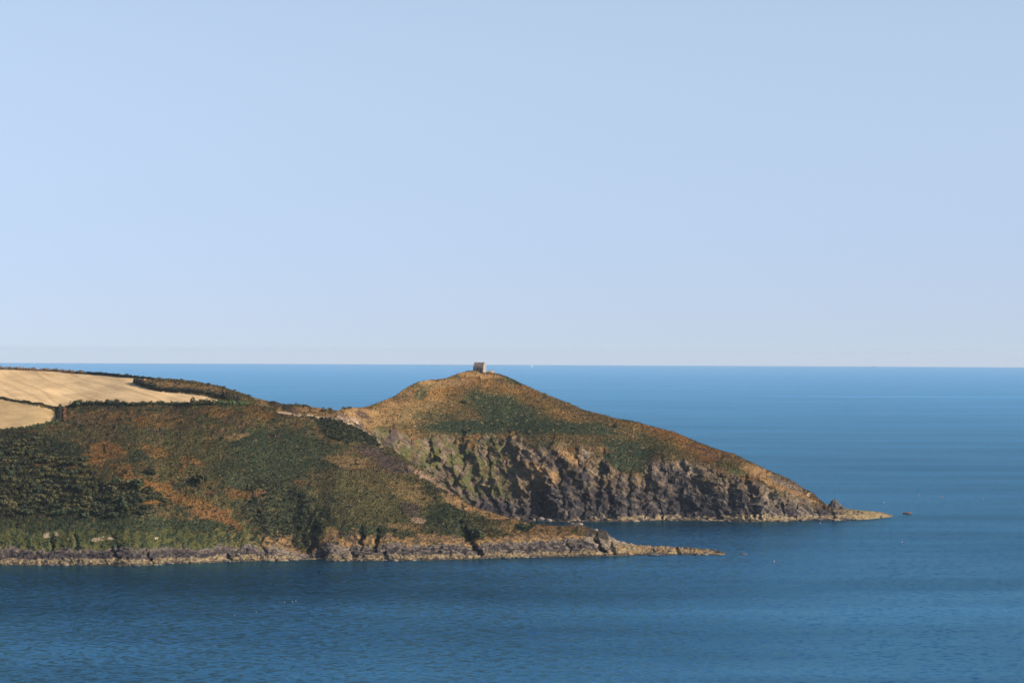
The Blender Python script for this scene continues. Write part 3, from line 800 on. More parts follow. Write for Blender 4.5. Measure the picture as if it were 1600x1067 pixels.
def paint_B(T):
    p = Paint(T, "brown", 300)
    U, V, Q = T.U, T.V, T.QQ
    # rows: 0 water, 1 tide line, 2 dark cliff foot, 3 cliff top, 4 mid slope, 5 ridge
    qn = Q + .32 * fbm(U / 24, V * 0, 3, 145) * (Q < 2.6) * sstep(-.2, .5, Q) + .55 * fbm(U / 30, V / 26, 3, 147) * sstep(2.2, 2.6, Q) * (1 - sstep(3.5, 3.9, Q)) + .20 * fbm(U / 11, V / 8, 3, 141) + .10 * perlin(U / 2.6, V / 2.4, 143)
    p.mottle("olive", 20, .10, .7, 103); p.mottle("orange", 18, .12, .5, 105); p.mottle("tan", 10, .30, .3, 107); p.mottle("rust", 22, .0, .35, 109)
    E = p.ell
    # slope cover
    E(680, 655, 60, 12, -4, "brown", .5); E(640, 640, 60, 12, -25, "tan", .45); E(570, 655, 30, 14, 20, "tan", .7); E(600, 640, 25, 8, -20, "tan", .5)
    E(690, 615, 40, 10, -8, "orange", .6); E(760, 600, 40, 10, 20, "orange", .5); E(845, 632, 60, 9, 27, "orange", .75); E(900, 655, 40, 9, 20, "orange", .6)
    E(770, 642, 48, 18, 30, "green", .95); E(810, 645, 60, 16, 18, "green", .95); E(740, 668, 75, 10, 0, "green", .9); E(850, 665, 80, 11, 6, "green", .92)
    E(770, 690, 34, 6, 0, "green", .85); E(700, 668, 30, 8, 10, "green", .9); E(660, 612, 14, 7, -30, "green", .8); E(930, 668, 40, 7, 8, "green", .7); E(850, 694, 12, 8, 0, "green", .8)
    E(985, 700, 40, 13, 6, "green", .9); E(965, 722, 28, 14, 10, "green", .95); E(1000, 722, 16, 18, 0, "green", .9); E(1010, 685, 14, 14, 30, "green", .8)
    E(1060, 692, 50, 10, 24, "orange", .8); E(1110, 712, 40, 8, 24, "orange", .8); E(1140, 728, 24, 9, 20, "olive", .85); E(1156, 740, 14, 5, 10, "grass", .8); E(1010, 672, 40, 6, 18, "orange", .7)
    E(795, 590, 28, 4, 26, "green", .9); E(985, 657, 22, 3, 10, "green", .8); E(1100, 706, 30, 3, 24, "heath", .5)
    E(745, 586, 34, 4, 4, "tan", .75); E(700, 600, 36, 6, -10, "tan", .45); E(668, 598, 12, 4, -10, "tan", .8); E(725, 630, 5, 3, 0, "dark", .8)
    E(960, 668, 3, 4, 0, "dark", .9); E(620, 655, 40, 9, 0, "tan", .5); E(690, 680, 40, 7, 4, "olive", .5); E(890, 690, 60, 9, 6, "brown", .5)
    E(1195, 745, 40, 10, 24, "tan", .95); E(1225, 762, 40, 8, 25, "tan", .95); E(1258, 778, 22, 6, 28, "tan", .9); E(1180, 740, 14, 8, 20, "tan", .9)
    p.line([(725, 606), (745, 640)], 1.2, "olive", .4)
    E(850, 655, 120, 34, 16, "olive", .5); E(1010, 690, 80, 20, 20, "olive", .5); E(690, 640, 100, 26, -14, "olive", .35); E(900, 640, 60, 9, 24, "brown", .6)
    E(795, 648, 66, 20, 26, "green", .85); E(870, 667, 95, 11, 6, "green", .85); E(735, 668, 85, 11, 0, "green", .85); E(985, 700, 46, 13, 8, "green", .85); E(680, 650, 40, 6, 0, "green", .5); E(1030, 700, 30, 8, 14, "olive", .7)
    p.mottle("dark", 9, .26, .4, 111); p.mottle("tan", 7, .33, .6, 113)
    slope = p.col.copy(); samp = p.amp.copy()
    # cliffs
    cl = sstep(3.12, 2.88, qn) if False else 1 - sstep(2.85, 3.12, qn)
    cl = cl * sstep(575, 600, U) 
    X, S = T.X, T.S
    di = U * .62 + V * .5      # beds dip down to the right
    dj = V * .62 - U * .45
    st = fbm(dj / 5, di / 26, 4, 151)
    p.put(cl, "rock"); p.put(cl * sstep(-.1, .2, fbm(U / 30 + 3, V / 24, 3, 175)) * .6, "brown")
    p.put(cl * sstep(-.05, .2, fbm(dj / 11, di / 30, 3, 153)), "earth")
    p.put(cl * sstep(.0, .25, fbm(U / 16, V / 12, 4, 155)) * .75, "olive")
    p.put(cl * sstep(.08, .3, st) * .7, "grey"); p.put(cl * sstep(.05, .2, fbm(U / 22 + 7, V / 16, 3, 171)) * .7, "brown"); p.put(cl * sstep(.1, .25, fbm(U / 18 + 70, V / 14, 3, 173)) * .7, "earth"); p.put(cl * sstep(.12, .3, -st) * .8, "heath")
    lg = cl * (1 - sstep(770, 830, U)) * sstep(-.18, .1, fbm(U / 14, V / 20, 3, 157))
    p.put(lg * .8, "grass"); p.put(lg * sstep(.1, .3, fbm(U / 8, V / 18, 3, 158)), "lime")
    E(855, 745, 30, 10, 40, "tan", .9); E(890, 715, 22, 6, 45, "tan", .8); E(905, 760, 20, 20, 0, "olive", .7); E(895, 762, 10, 8, 0, "tan", .6); E(922, 778, 5, 9, 0, "tan", .9)
    E(975, 780, 8, 8, 0, "tan", .7); E(1050, 745, 44, 16, 28, "grey", .6); E(1075, 742, 8, 5, 0, "pale", .7); E(1082, 734, 4, 3, 0, "pale", .8); E(1072, 768, 8, 5, 0, "pale", .6); E(1098, 758, 6, 2, -40, "pale", .7)
    E(1055, 770, 30, 3, 38, "scar", .8); E(1115, 783, 14, 7, 20, "lime", .6); E(1060, 785, 14, 7, 0, "olive", .7); E(1110, 760, 8, 6, 0, "tan", .8); E(1170, 790, 14, 5, 0, "grey", .7)
    E(1213, 785, 14, 9, 20, "grey", .6); E(1240, 792, 14, 6, 25, "grey", .5); E(1265, 798, 18, 5, 20, "olive", .5); E(1195, 785, 10, 12, 0, "grey", .7)
    E(1222, 752, 20, 5, 32, "grey", .85); E(1245, 764, 10, 3, 35, "grey", .8); E(1268, 772, 3, 3, 0, "pale", .8)
    E(612, 685, 7, 14, 15, "heath", .9); E(690, 740, 12, 14, 20, "rock", .8); E(820, 712, 14, 8, 20, "grey", .5); E(860, 718, 10, 8, 0, "heath", .7)
    p.line([(590, 690), (620, 712), (634, 725)], 3, "lime", .8)
    E(600, 672, 10, 7, 40, "lime", .7); E(548, 658, 18, 6, 14, "scar", .9); E(548, 660, 12, 3, 10, "pale", .85); E(538, 652, 3, 5, 0, "pale", .8); E(560, 646, 30, 6, 10, "tan", .8); E(556, 661, 8, 3, 15, "pale", .8)
    E(564, 664, 8, 4, 25, "heath", .8); E(568, 650, 9, 5, 25, "heath", .8); E(535, 638, 12, 2, 0, "dark", .8)
    # black rock and painted overhang shade at the cliff foot, then the tide line
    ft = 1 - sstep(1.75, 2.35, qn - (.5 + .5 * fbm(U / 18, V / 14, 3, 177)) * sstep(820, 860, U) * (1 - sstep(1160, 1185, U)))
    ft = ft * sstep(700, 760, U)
    p.put(ft, "slate"); p.put(ft * sstep(-.05, .25, st) * .5, "grey"); p.put(ft * sstep(-.12, .15, fbm(U / 9, V / 6, 3, 161)) * (1 - .7 * sstep(1165, 1190, U)) * .85, "blackr_shade")
    p.put((U > 1180) * sstep(.0, .25, st) * ft * .6, "grey")
    td = (qn <= .95) * sstep(700, 760, U)
    tdk = td * sstep(-.25, .1, fbm(U / 12, V / 7, 3, 163) + (U - 1000) / 900)
    p.put(td, "slate"); p.put(tdk, "weed"); p.mottle("slate", 6, .12, .8, 165, td, .5)
    p.put((qn < .24) * .75 * sstep(700, 760, U), "blackr_shade")
    tip = sstep(1312, 1326, U); p.put(tip * .95, "weed"); p.mottle("olive", 8, .05, .6, 167, tip, .4); p.mottle("slate", 6, .3, .8, 169, tip)
    p.put(tip * (qn > 3) * .5, "olive")
    T.col = p.col; T.amp = p.amp; T.cell = p.cell; T.qn = qn; T.cl = cl
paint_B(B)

def relief_B(T):
    U, V, X, S, Q = T.U, T.V, T.X, T.S, T.QQ
    inside = sstep(-.3, .3, Q)
    g = np.zeros_like(U)
    for pts, w, dep, sh in (
        ([(604, 662), (613, 700)], 8, 5, .5), ([(641, 680), (637, 712)], 5, 4, .5), ([(676, 690), (668, 722)], 8, 7, .45), ([(649, 708), (646, 722)], 4, 4, .5),
        ([(726, 694), (724, 730), (712, 752)], 8, 7, .5), ([(704, 710), (707, 722)], 6, 5, .5), ([(764, 704), (763, 745)], 7, 5, .5), ([(742, 752), (750, 785)], 11, 6, .6),
        ([(660, 730), (700, 755)], 4, 3, .5), ([(800, 742), (812, 770)], 7, 5, .5), ([(846, 762), (852, 800)], 22, 14, .5), ([(838, 775), (862, 800)], 15, 6, .5),
        ([(878, 722), (876, 768), (882, 800)], 8, 9, .5), ([(842, 712), (846, 725)], 6, 5, .5), ([(893, 742), (889, 750)], 6, 4, .5), ([(899, 702), (905, 728)], 6, 6, .5),
        ([(943, 726), (937, 752), (934, 785)], 15, 13, .4), ([(968, 735), (966, 748)], 8, 7, .5), ([(914, 785), (912, 806)], 11, 8, .5), ([(955, 782), (950, 806)], 10, 7, .6),
        ([(985, 752), (983, 800)], 9, 9, .5), ([(1010, 750), (1006, 775), (1008, 800)], 13, 12, .45), ([(1040, 780), (1045, 802)], 18, 9, .6), ([(1066, 785), (1068, 800)], 12, 7, .6),
        ([(1082, 746), (1086, 754)], 7, 5, .5), ([(1100, 764), (1103, 772)], 8, 6, .5), ([(1068, 722), (1072, 735)], 6, 4, .5), ([(1098, 728), (1120, 742)], 4, 4, .5),
        ([(1126, 745), (1132, 756)], 6, 5, .5), ([(1143, 758), (1146, 798)], 8, 8, .45), ([(1168, 748), (1176, 775), (1180, 800)], 12, 14, .35), ([(1120, 796), (1124, 810)], 5, 4, .5),
        ([(1205, 774), (1200, 790)], 4, 3, .5), ([(1225, 776), (1224, 798)], 4, 4, .5), ([(1246, 792), (1244, 806)], 5, 5, .5), ([(1258, 795), (1256, 808)], 4, 3, .5), ([(1275, 800), (1278, 811)], 5, 4, .5),
        ([(1247, 766), (1256, 770)], 4, 2, .5), ([(1300, 800), (1304, 811)], 5, 4, .5), ([(1020, 806), (1022, 814)], 5, 3, .5), ([(1167, 800), (1170, 814)], 6, 4, .5), ([(960, 806), (962, 815)], 6, 3, .6),
        ([(790, 785), (796, 804)], 8, 6, .5), ([(812, 795), (816, 806)], 6, 5, .5), ([(748, 700), (752, 715)], 4, 3, .5)):
        g += .48 * dent(T, pts, w, dep, sh)
    # buttresses and slabs that lean down to the right, steep on their left
    for pts, w, dep in (
        ([(798, 702), (835, 745), (874, 802)], 24, 13), ([(866, 698), (893, 735), (915, 762)], 20, 8), ([(725, 690), (745, 722), (762, 762), (788, 802)], 20, 8),
        ([(686, 712), (712, 745), (742, 785)], 16, 7), ([(1036, 722), (1058, 752), (1085, 786)], 18, 4), ([(950, 722), (956, 760), (963, 792)], 16, 9),
        ([(988, 742), (1000, 772)], 12, 6), ([(1018, 742), (1030, 778), (1036, 802)], 16, 9), ([(1092, 740), (1122, 772)], 14, 4), ([(1184, 756), (1190, 800)], 18, 10),
        ([(1206, 768), (1238, 798)], 12, 5), ([(677, 690), (684, 722)], 12, 6), ([(920, 770), (928, 800)], 10, 7), ([(1150, 756), (1162, 785)], 12, 4), ([(615, 664), (628, 705)], 14, 5),
        ([(770, 700), (800, 745), (818, 780)], 18, 6)):
        g -= .48 * dent(T, pts, w, dep, 1.6, .4)
    cl = np.maximum(T.cl, 1 - sstep(1.75, 2.35, T.qn)) * inside
    lim = np.interp(U[0], [520, 600, 1230, 1290, 1310, 1395], [.3, .7, 1, .55, .4, .2])[None]
    di = X * .62 - S * .5; dj = S * .62 + X * .45
    rk = 1.2 * (ridged(X / 30, S / 60 + X / 90, 3, 181) - .6) + 3.6 * (ridged(dj / 15, di / 30, 4, 183) - .6) + 1.6 * (ridged(dj / 4.5, di / 8, 3, 185) - .55) + 4.4 * cells(dj / 8 + .3 * perlin(X / 5, S / 5, 191), di / 15, 189) + 1.5 * cells(dj / 3, di / 4.5, 190) + .5 * fbm(X / 1.6, S / 1.6, 2, 187)
    edge = sstep(-.3, 1.2, Q)
    veg = T.amp * (.75 * domes(X / T.cell, S / T.cell, 193) + .35 * domes(X / (T.cell * .45), S / (T.cell * .45), 195)) + T.amp * .75 * fbm(X / 7, S / 7, 3, 197)
    veg *= .65 * (1 - cl * .8) * (1 - .6 * sstep(5, 5.1, Q))
    big = 2.2 * fbm(X / 40, S / 40, 3, 171) * sstep(3, 3.8, Q) * (1 - sstep(4.3, 5, Q))
    n = normals(T.P); n = np.where(n[..., 2:] < 0, -n, n)
    T.P = T.P + n * ((veg + .78 * rk * cl * lim * edge) * inside)[..., None]
    T.P[..., 2] += big * inside
    T.P[..., 1] += g * inside * sstep(-.2, .6, Q)
    T.P[..., 2] -= g * .2 * inside
relief_B(B)
cls = np.zeros(B.U.shape, int)
cls[(B.qn < 1.0) & (B.U > 740)] = 1; cls[B.U > 1322] = 1
cls[B.QQ > 5.05] = 0
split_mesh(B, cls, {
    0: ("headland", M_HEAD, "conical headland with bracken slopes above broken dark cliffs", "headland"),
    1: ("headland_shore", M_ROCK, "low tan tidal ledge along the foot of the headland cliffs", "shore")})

# ------------------------------------------------------------------ plants
def leaf_cloud(centres, size, n_per, spread, rng, up=0.2):
    """small leaf-sprays (quads) around centres; spread = (sx, sy, sz) half extents, arrays allowed"""
    K = len(centres)
    c = np.repeat(centres, n_per, 0); sp = np.repeat(np.broadcast_to(spread, (K, 3)), n_per, 0)
    d = rng.normal(size=c.shape); d /= np.linalg.norm(d, axis=1, keepdims=True)
    d *= rng.uniform(.55, 1.0, (len(c), 1)) ** .5
    p = c + d * sp
    nrm = d * [1, 1, 1] + rng.normal(size=d.shape) * .38 + [0, 0, up]
    nrm /= np.linalg.norm(nrm, axis=1, keepdims=True)
    a = np.cross(nrm, rng.normal(size=nrm.shape)); a /= np.linalg.norm(a, axis=1, keepdims=True)
    b = np.cross(nrm, a)
    s = (np.repeat(np.broadcast_to(size, (K,)), n_per) * rng.uniform(.6, 1.3, len(c)))[:, None]
    v = np.stack([p - a * s - b * s * .6, p + a * s - b * s * .7, p + a * s * .8 + b * s * .7, p - a * s * .9 + b * s * .6], 1)
    return v.reshape(-1, 3), np.arange(len(c) * 4).reshape(-1, 4)

def hedge(T, pts, width, height, mat, label, hump=0.4, seed=0, step=.5, sink=0.4):
    rng = np.random.default_rng(seed + 900)
    P = [lookup(T, *p) for p in pts]
    cs = []; sp = []
    for a, b in zip(P[:-1], P[1:]):
        L = (b - a).length; n = max(2, int(L / step))
        for i in range(n):
            q = a.lerp(b, i / n)
            cs.append((q.x, q.y, q.z)); sp.append(1)
    cs = np.array(cs); n = len(cs)
    x = np.arange(n) * step
    hh = height * (1 + hump * 1.6 * fbm(x / 5, x * 0, 3, seed)) * rng.uniform(.8, 1.2, n)
    # follow the ground under the hedge
    cs = cs + rng.normal(size=cs.shape) * [.25, .25, .05]
    cs[:, 2] += hh * .5 - sink
    spread = np.stack([np.full(n, .8), np.full(n, width * .5), hh * .55], 1)
    v, q = leaf_cloud(cs, .36, 26, spread, rng)
    base = np.array(cs).mean(0)
    o = mesh_np("hedge", v - base, quads=q, mat=mat)
    o.location = base
    return tag(o, label, "hedge", "field hedges and banks on the hilltop")

def along(T, u0, u1, n, dv=0.0, line=None):
    us = np.linspace(u0, u1, n)
    if line is None:
        return [(u, T.V[T.q1 - 1, int((u - T.u[0]) / T.du)] + dv) for u in us]
    return [(u, float(np.interp(u, [l[0] for l in line], [l[1] for l in line]))) for u in us]

hedge(A, along(A, -148, 132, 60, .3), 2.2, 1.9, M_HEDGEB, "thin brown hedge along the skyline above the large stubble field", seed=1, hump=.5)
hedge(A, along(A, 134, 238, 30, .3), 2.2, 1.8, M_DKHEDGE, "dark skyline hedge between the brown hedge and the rough knoll", seed=2)
KN = [(209, 598.5), (215, 600.5), (228, 605), (245, 609.5), (262, 611.5), (292, 613.5), (322, 617.5), (345, 622), (362, 625.5), (378, 626)]
hedge(A, along(A, 209, 247, 20, line=KN), 3.0, 3.4, M_DKHEDGE, "tall dark hedge end curling round the tip of the rough knoll", seed=3)
hedge(A, along(A, 248, 342, 40, line=KN), 2.6, 2.4, M_DKHEDGE, "long low dark hedge between the rough knoll and the field", seed=4)
hedge(A, along(A, 343, 376, 18, line=KN), 3.6, 4.0, M_DKHEDGE, "thick dark hedge at the field's narrow eastern corner", seed=5)
LH = [(112, 634.5), (180, 634), (300, 633), (350, 633), (392, 633)]
hedge(A, along(A, 112, 296, 70, line=LH), 3.6, 2.3, M_HEDGE, "green hedge along the lower edge of the large stubble field", seed=6)
hedge(A, along(A, 297, 336, 20, line=[(297, 634), (336, 634)]), 4.5, 4.2, M_HEDGE, "bulky green thicket standing in line with the lower field hedge", seed=7)
hedge(A, along(A, 337, 390, 24, line=[(337, 633), (390, 634)]), 4.0, 2.6, leaf_mat("bright_hedge_leaf", (0.062, 0.088, 0.030)), "bright green hedge end below the field's eastern corner", seed=8)
hedge(A, along(A, -148, 89, 60, line=[(-148, 614), (0, 622.3), (14, 625.5), (55, 632), (89, 637.5)]), 1.4, .9, M_DKHEDGE, "narrow overgrown bank dividing the two stubble fields", seed=9, sink=.15)
hedge(A, along(A, 91, 95, 26, line=[(91, 0), (95, 0)]) if False else [(94 - .08 * (v - 638), v) for v in np.linspace(638, 662, 26)], 3.2, 2.8, M_DKHEDGE, "dark hedge running downhill beside the small corner field", seed=10)
hedge(A, along(A, -148, 90, 60, line=[(-148, 684), (0, 673), (41, 669.8), (78, 665), (90, 662)]), 3.0, 2.0, M_HEDGE, "ragged green hedge along the bottom of the corner field", seed=11)
hedge(A, [(101 - .02 * (v - 640), v) for v in np.linspace(638, 662, 20)], 2.0, 1.4, leaf_mat("rust_hedge_leaf", (0.16, 0.070, 0.040)), "rusty hedge bank just right of the dark downhill hedge", seed=12)

def bush_mesh(seed, mat, w=1.0, h=1.0, n=220):
    rng = np.random.default_rng(seed)
    k = 7
    cs = np.stack([rng.normal(size=k) * .45 * w, rng.normal(size=k) * .45 * w, rng.uniform(.25, .75, k) * h], 1)
    v, q = leaf_cloud(cs, .17 * (w + h) * .5, n // k + 6, (.45 * w, .45 * w, .42 * h), rng)
    me = mesh_np("crown", v, quads=q, mat=mat, link_it=False).data
    return me
BUSH = [bush_mesh(s, m, 1.0, h) for s, m, h in ((1, M_GORSE, .9), (2, M_GORSE, 1.1), (3, M_OLIVE, .9), (4, M_OLIVE, 1.15), (5, M_GORSE, 1.0), (6, M_HEDGE, 1.0))]
def trunk_mesh():
    mb = MB()
    for a in range(4):
        t = a * 1.7
        mb.tube([(0, 0, -.3), (.15 * math.cos(t), .15 * math.sin(t), .25), (.42 * math.cos(t), .42 * math.sin(t), .7)], [.09, .06, .02], 5)
    o = mb.build("stem", M_WOOD); me = o.data
    bpy.data.objects.remove(o)
    return me
STEM = trunk_mesh()

def bush(T, u, v, s, k, label, group=None, parts=False, name="bush", sz=None):
    p = lookup(T, u, v)
    rz = random.uniform(0, 6.28)
    sc = (s, s, s * random.uniform(.75, 1.05)) if sz is None else sz
    if not parts:
        o = link(bpy.data.objects.new(name, BUSH[k])); o.location = (p.x, p.y, p.z - .25 * s * .5); o.scale = sc; o.rotation_euler = (0, 0, rz)
    else:
        o = empty(name, (p.x, p.y, p.z - .1)); o.rotation_euler = (0, 0, rz); o.scale = sc
        link(bpy.data.objects.new("crown", BUSH[k]), o); link(bpy.data.objects.new("stem", STEM), o)
    return tag(o, label, "bush", group)

# single bushes that stand out
for (u, v, s, k, lab) in (
    (121, 635.5, 4.2, 1, "round dark bush at the western end of the lower field hedge"),
    (174, 632, 3.4, 5, "small tree-like bush rising above the lower field hedge"),
    (128, 669, 2.6, 0, "lone dark bush on brown bracken below the lower field hedge"),
    (235, 741, 4.0, 0, "low dark bush above the orange bracken band"),
    (312, 757, 4.4, 3, "olive bush with a shadowed hollow beside the orange bracken"),
    (204, 764, 6.0, 5, "broad green bush at the upper edge of the orange bracken band"),
    (426, 682, 2.2, 0, "tiny dark bush at the top of the big green patch"),
    (256, 786, 3.0, 0, "dark bush between two strips of orange bracken"),
    (822, 828, 3.6, 5, "green bush on the tan turf of the low spur"),
    (812, 826, 2.6, 4, "smaller green bush just left of the spur bush"),
    (505, 644, 2.2, 3, "scrubby bush on the tan turf of the saddle"),
    (745, 836, 4.5, 1, "dark bush beside the gully at the foot of the slope")):
    bush(A, u, v, s, k, lab, parts=True, name="shrub")
for (u, v, s, k, lab) in (
    (725, 631, 2.4, 0, "lone dark bush on the orange upper slope of the headland"),
    (961, 668, 3.0, 0, "lone dark bush near the skyline of the headland"),):
    bush(B, u, v, s, k, lab, parts=True, name="shrub")

# scrub on the lower left slope
cnt = 0
cand = []
for _ in range(4000):
    u = random.uniform(-10, 262); v = random.uniform(676, 812)
    d1 = ((u - 20) / 130) ** 2 + ((v - 748) / 62) ** 2
    d2 = ((u - 150) / 110) ** 2 + ((v - 785) / 26) ** 2
    d3 = ((u - 96) / 38) ** 2 + ((v - 705) / 17) ** 2
    if (d1 < 1 or d2 < 1) and d3 > 1:
        if all((u - a) ** 2 + ((v - b) * 1.4) ** 2 > 7.6 ** 2 for a, b in cand):
            cand.append((u, v))
    if len(cand) >= 215: break
for (u, v) in cand:
    bush(A, u, v, random.uniform(1.6, 3.5), random.choice((0, 1, 2, 2, 3, 3, 4)), "gorse or blackthorn bush in the dense dark scrub on the lower left slope",
         "bushes of the dense scrub on the lower left slope")
cand = []
for _ in range(3000):
    u = random.uniform(365, 530); v = random.uniform(745, 850)
    d = ((u - 445) / 62) ** 2 + ((v - 806) / 40) ** 2
    if d < 1 and all((u - a) ** 2 + ((v - b) * 1.4) ** 2 > 9 ** 2 for a, b in cand): cand.append((u, v))
    if len(cand) >= 48: break
for (u, v) in cand:
    bush(A, u, v, random.uniform(1.0, 1.8), random.choice((0, 1, 4, 4, 0, 1)), "dark bush in the shaded ravine that cuts down to the shore",
         "bushes in the shaded ravine")
cand = []
for _ in range(3000):
    u = random.uniform(486, 596); v = random.uniform(655, 698)
    if in_poly(np.array([u]), np.array([v]), [(486, 657), (510, 656), (535, 666), (560, 672), (585, 687), (594, 697), (560, 694), (530, 693), (512, 684), (500, 668)])[0]:
        if all((u - a) ** 2 + ((v - b) * 1.4) ** 2 > 6.5 ** 2 for a, b in cand): cand.append((u, v))
    if len(cand) >= 45: break
for (u, v) in cand:
    bush(A, u, v, random.uniform(1.0, 1.8), random.choice((0, 1, 4)), "dark gorse bush in the thicket just below the saddle path", "gorse thicket below the saddle path")

# ground cover: bracken and grass sprays over both slopes
def cover(T, n, name, label, ok, seed, size=(.2, .42)):
    rng = np.random.default_rng(seed)
    nr, nc = T.U.shape
    r = rng.integers(T.q0 + 1, T.q1 + 4, n * 2); c = rng.integers(1, nc - 1, n * 2)
    area = np.linalg.norm(T.P[np.minimum(r + 1, nr - 1), c] - T.P[r - 1, c], axis=1)
    keep = ok[r, c] & (rng.uniform(0, 1, len(r)) < np.clip(area / np.percentile(area, 85), .25, 1)) & (T.amp[r, c] > .2)
    r = r[keep][:n]; c = c[keep][:n]
    p = T.P[r, c] + rng.normal(size=(len(r), 3)) * [.2, .4, .02]
    col = T.col[r, c] * rng.uniform(.76, 1.28, (len(r), 1)) * (1 + rng.normal(size=(len(r), 3)) * [.10, .06, .08])
    s = rng.uniform(size[0], size[1], len(r)) * (.6 + .6 * np.clip(T.amp[r, c], .2, 1.5))
    a = rng.uniform(0, 2 * np.pi, len(r)); lean = rng.normal(size=(len(r), 2)) * .5
    V = []
    for k in range(2):
        ang = a + k * 1.6
        dx = np.cos(ang) * s * .7; dy = np.sin(ang) * s * .7; z = np.zeros_like(s)
        V += [p + np.stack([-dx, -dy, z - .1], 1), p + np.stack([dx, dy, z - .1], 1), p + np.stack([dx * .5 + lean[:, 0] * s, dy * .5 + lean[:, 1] * s, s], 1),
              p + np.stack([-dx * .5 + lean[:, 0] * s, -dy * .5 + lean[:, 1] * s, s * .9], 1)]
    m = len(r)
    v = np.stack(V, 1).reshape(-1, 3); cc = np.repeat(np.clip(col, .004, .8), 8, 0)
    q = np.arange(m * 8).reshape(-1, 4)
    o = mesh_np(name, v, quads=q, cols=cc, mat=M_COVER)
    tag(o, label, "vegetation", kind="stuff")
def cover_mat():
    m, nt, p = new_mat("bracken_cover")
    a = nt.nodes.new("ShaderNodeAttribute"); a.attribute_name = "Col"
    nt.links.new(a.outputs["Color"], p.inputs["Base Color"]); p.inputs["Specular IOR Level"].default_value = 0.05
    return m
M_COVER = cover_mat()
okA = (A.qn > 2.3) & ~A.f1 & ~A.f2 & ~A.path & (A.U < 950)
cover(A, 190000, "bracken_cover", "rough bracken, heather and grass covering the near hillside", okA, 5)
okB = (B.qn > 2.2) & (B.U < 1290) & ((B.cl < .5) | (RNG.uniform(size=B.U.shape) < .25))
cover(B, 105000, "headland_vegetation", "bracken and grass covering the headland above its cliffs", okB, 6)

# ------------------------------------------------------------------ rocks
def rock_obj(name, loc, size, seed, mat, label, cat="rock", group=None, power=1.0, peak=0.0, rz=0):
    n, m = 40, 26
    th = np.linspace(0, 2 * np.pi, n, endpoint=False); ph = np.linspace(0.02, np.pi - .02, m)
    T_, P_ = np.meshgrid(th, ph)
    x = np.sin(P_) * np.cos(T_); y = np.sin(P_) * np.sin(T_); z = np.cos(P_)
    r = 1 + .30 * (ridged(x * 1.4 + seed, y * 1.4 + z * 1.7, 4, seed) - .6) + .12 * fbm(x * 5 + z * 3 + seed, y * 5 - z * 2, 3, seed + 3)
    k = 1 - peak * np.clip(z, 0, 1) ** .8
    v = np.stack([x * r * size[0] * k, y * r * size[1] * k, z * r * size[2] * power], -1).reshape(-1, 3)
    i = np.arange((m - 1) * n).reshape(m - 1, n); j = np.roll(i, -1, 1)
    q = np.stack([i, i + n, j + n, j], -1).reshape(-1, 4)
    o = mesh_np(name, v, quads=q, mat=mat); o.location = loc; o.rotation_euler = (0, 0, rz)
    return tag(o, label, cat, group)
M_STACK = plain_mat("dark_stack_rock", (0.085, 0.072, 0.066), .9, .45, .5)
M_TANR = plain_mat("weedy_rock", (0.12, 0.075, 0.045), .9, .4, .9)
M_BOULD = plain_mat("pale_boulder", (0.21, 0.175, 0.14), .9, .35, 1.2)
def sea_pt(u, v, dz=0.0):
    p = at(u, v, float(sea_D(u, v))); return Vector((p[0], p[1], p[2] + dz))
p = lookup(B, 1304, 800); 
rock_obj("sea_stack", (float(at(1305, 800, 1876)[0]), 1876, 0.0), (6.2, 5.0, 11.8), 11, M_STACK, "pointed dark sea rock standing off the headland's tip", peak=.08)
rock_obj("rock", (float(at(1316, 800, 1873)[0]), 1873, 0.5), (6.0, 4.0, 7.0), 8, M_STACK, "dark shoulder of rock directly beside the pointed sea rock", peak=.35)
rock_obj("rock", (float(at(1329, 800, 1874)[0]), 1874, 0.5), (5.5, 3.0, 4.4), 9, M_STACK, "lowest dark rock where the pointed sea rock runs down to the ledge", peak=.35)
b = sea_pt(1418, 802.5); rock_obj("islet", b + Vector((0, 0, .3)), (3.2, 2.0, .95), 5, M_TANR, "reddish brown rock awash off the headland's tip")
b = sea_pt(1161, 865.3); rock_obj("islet", b + Vector((0, 0, -.05)), (2.2, 1.2, .45), 6, M_TANR, "flat brown rock barely showing beyond the near spit")
for i, (u, v, s, lab) in enumerate(((895, 821.5, 1.1, "pale boulder on the highest crest of the near spur"), (931, 831.5, 1.0, "small pale boulder at the seaward end of the crest"),
                                  (906, 821.5, 1.4, "broad pale boulder just right of the crest's highest boulder"))):
    q = lookup(A, u, v); rock_obj("boulder", q + Vector((0, 0, .2)), (s * 1.3, s, s * .9), 20 + i, M_BOULD, lab)
for i, (u, v, s) in enumerate(((800, 808.5, 1.6), (812, 810, 2.0), (824, 811.5, 1.5), (834, 812.5, 1.9), (846, 813.5, 2.0), (858, 814.6, 1.3))):
    b = sea_pt(u, v); rock_obj("boulder", b + Vector((0, 0, .5)), (s * 1.5, s, s * 1.0), 40 + i, M_BOULD, "pale boulder on the small beach inside the cove", group="boulders on the cove beach")

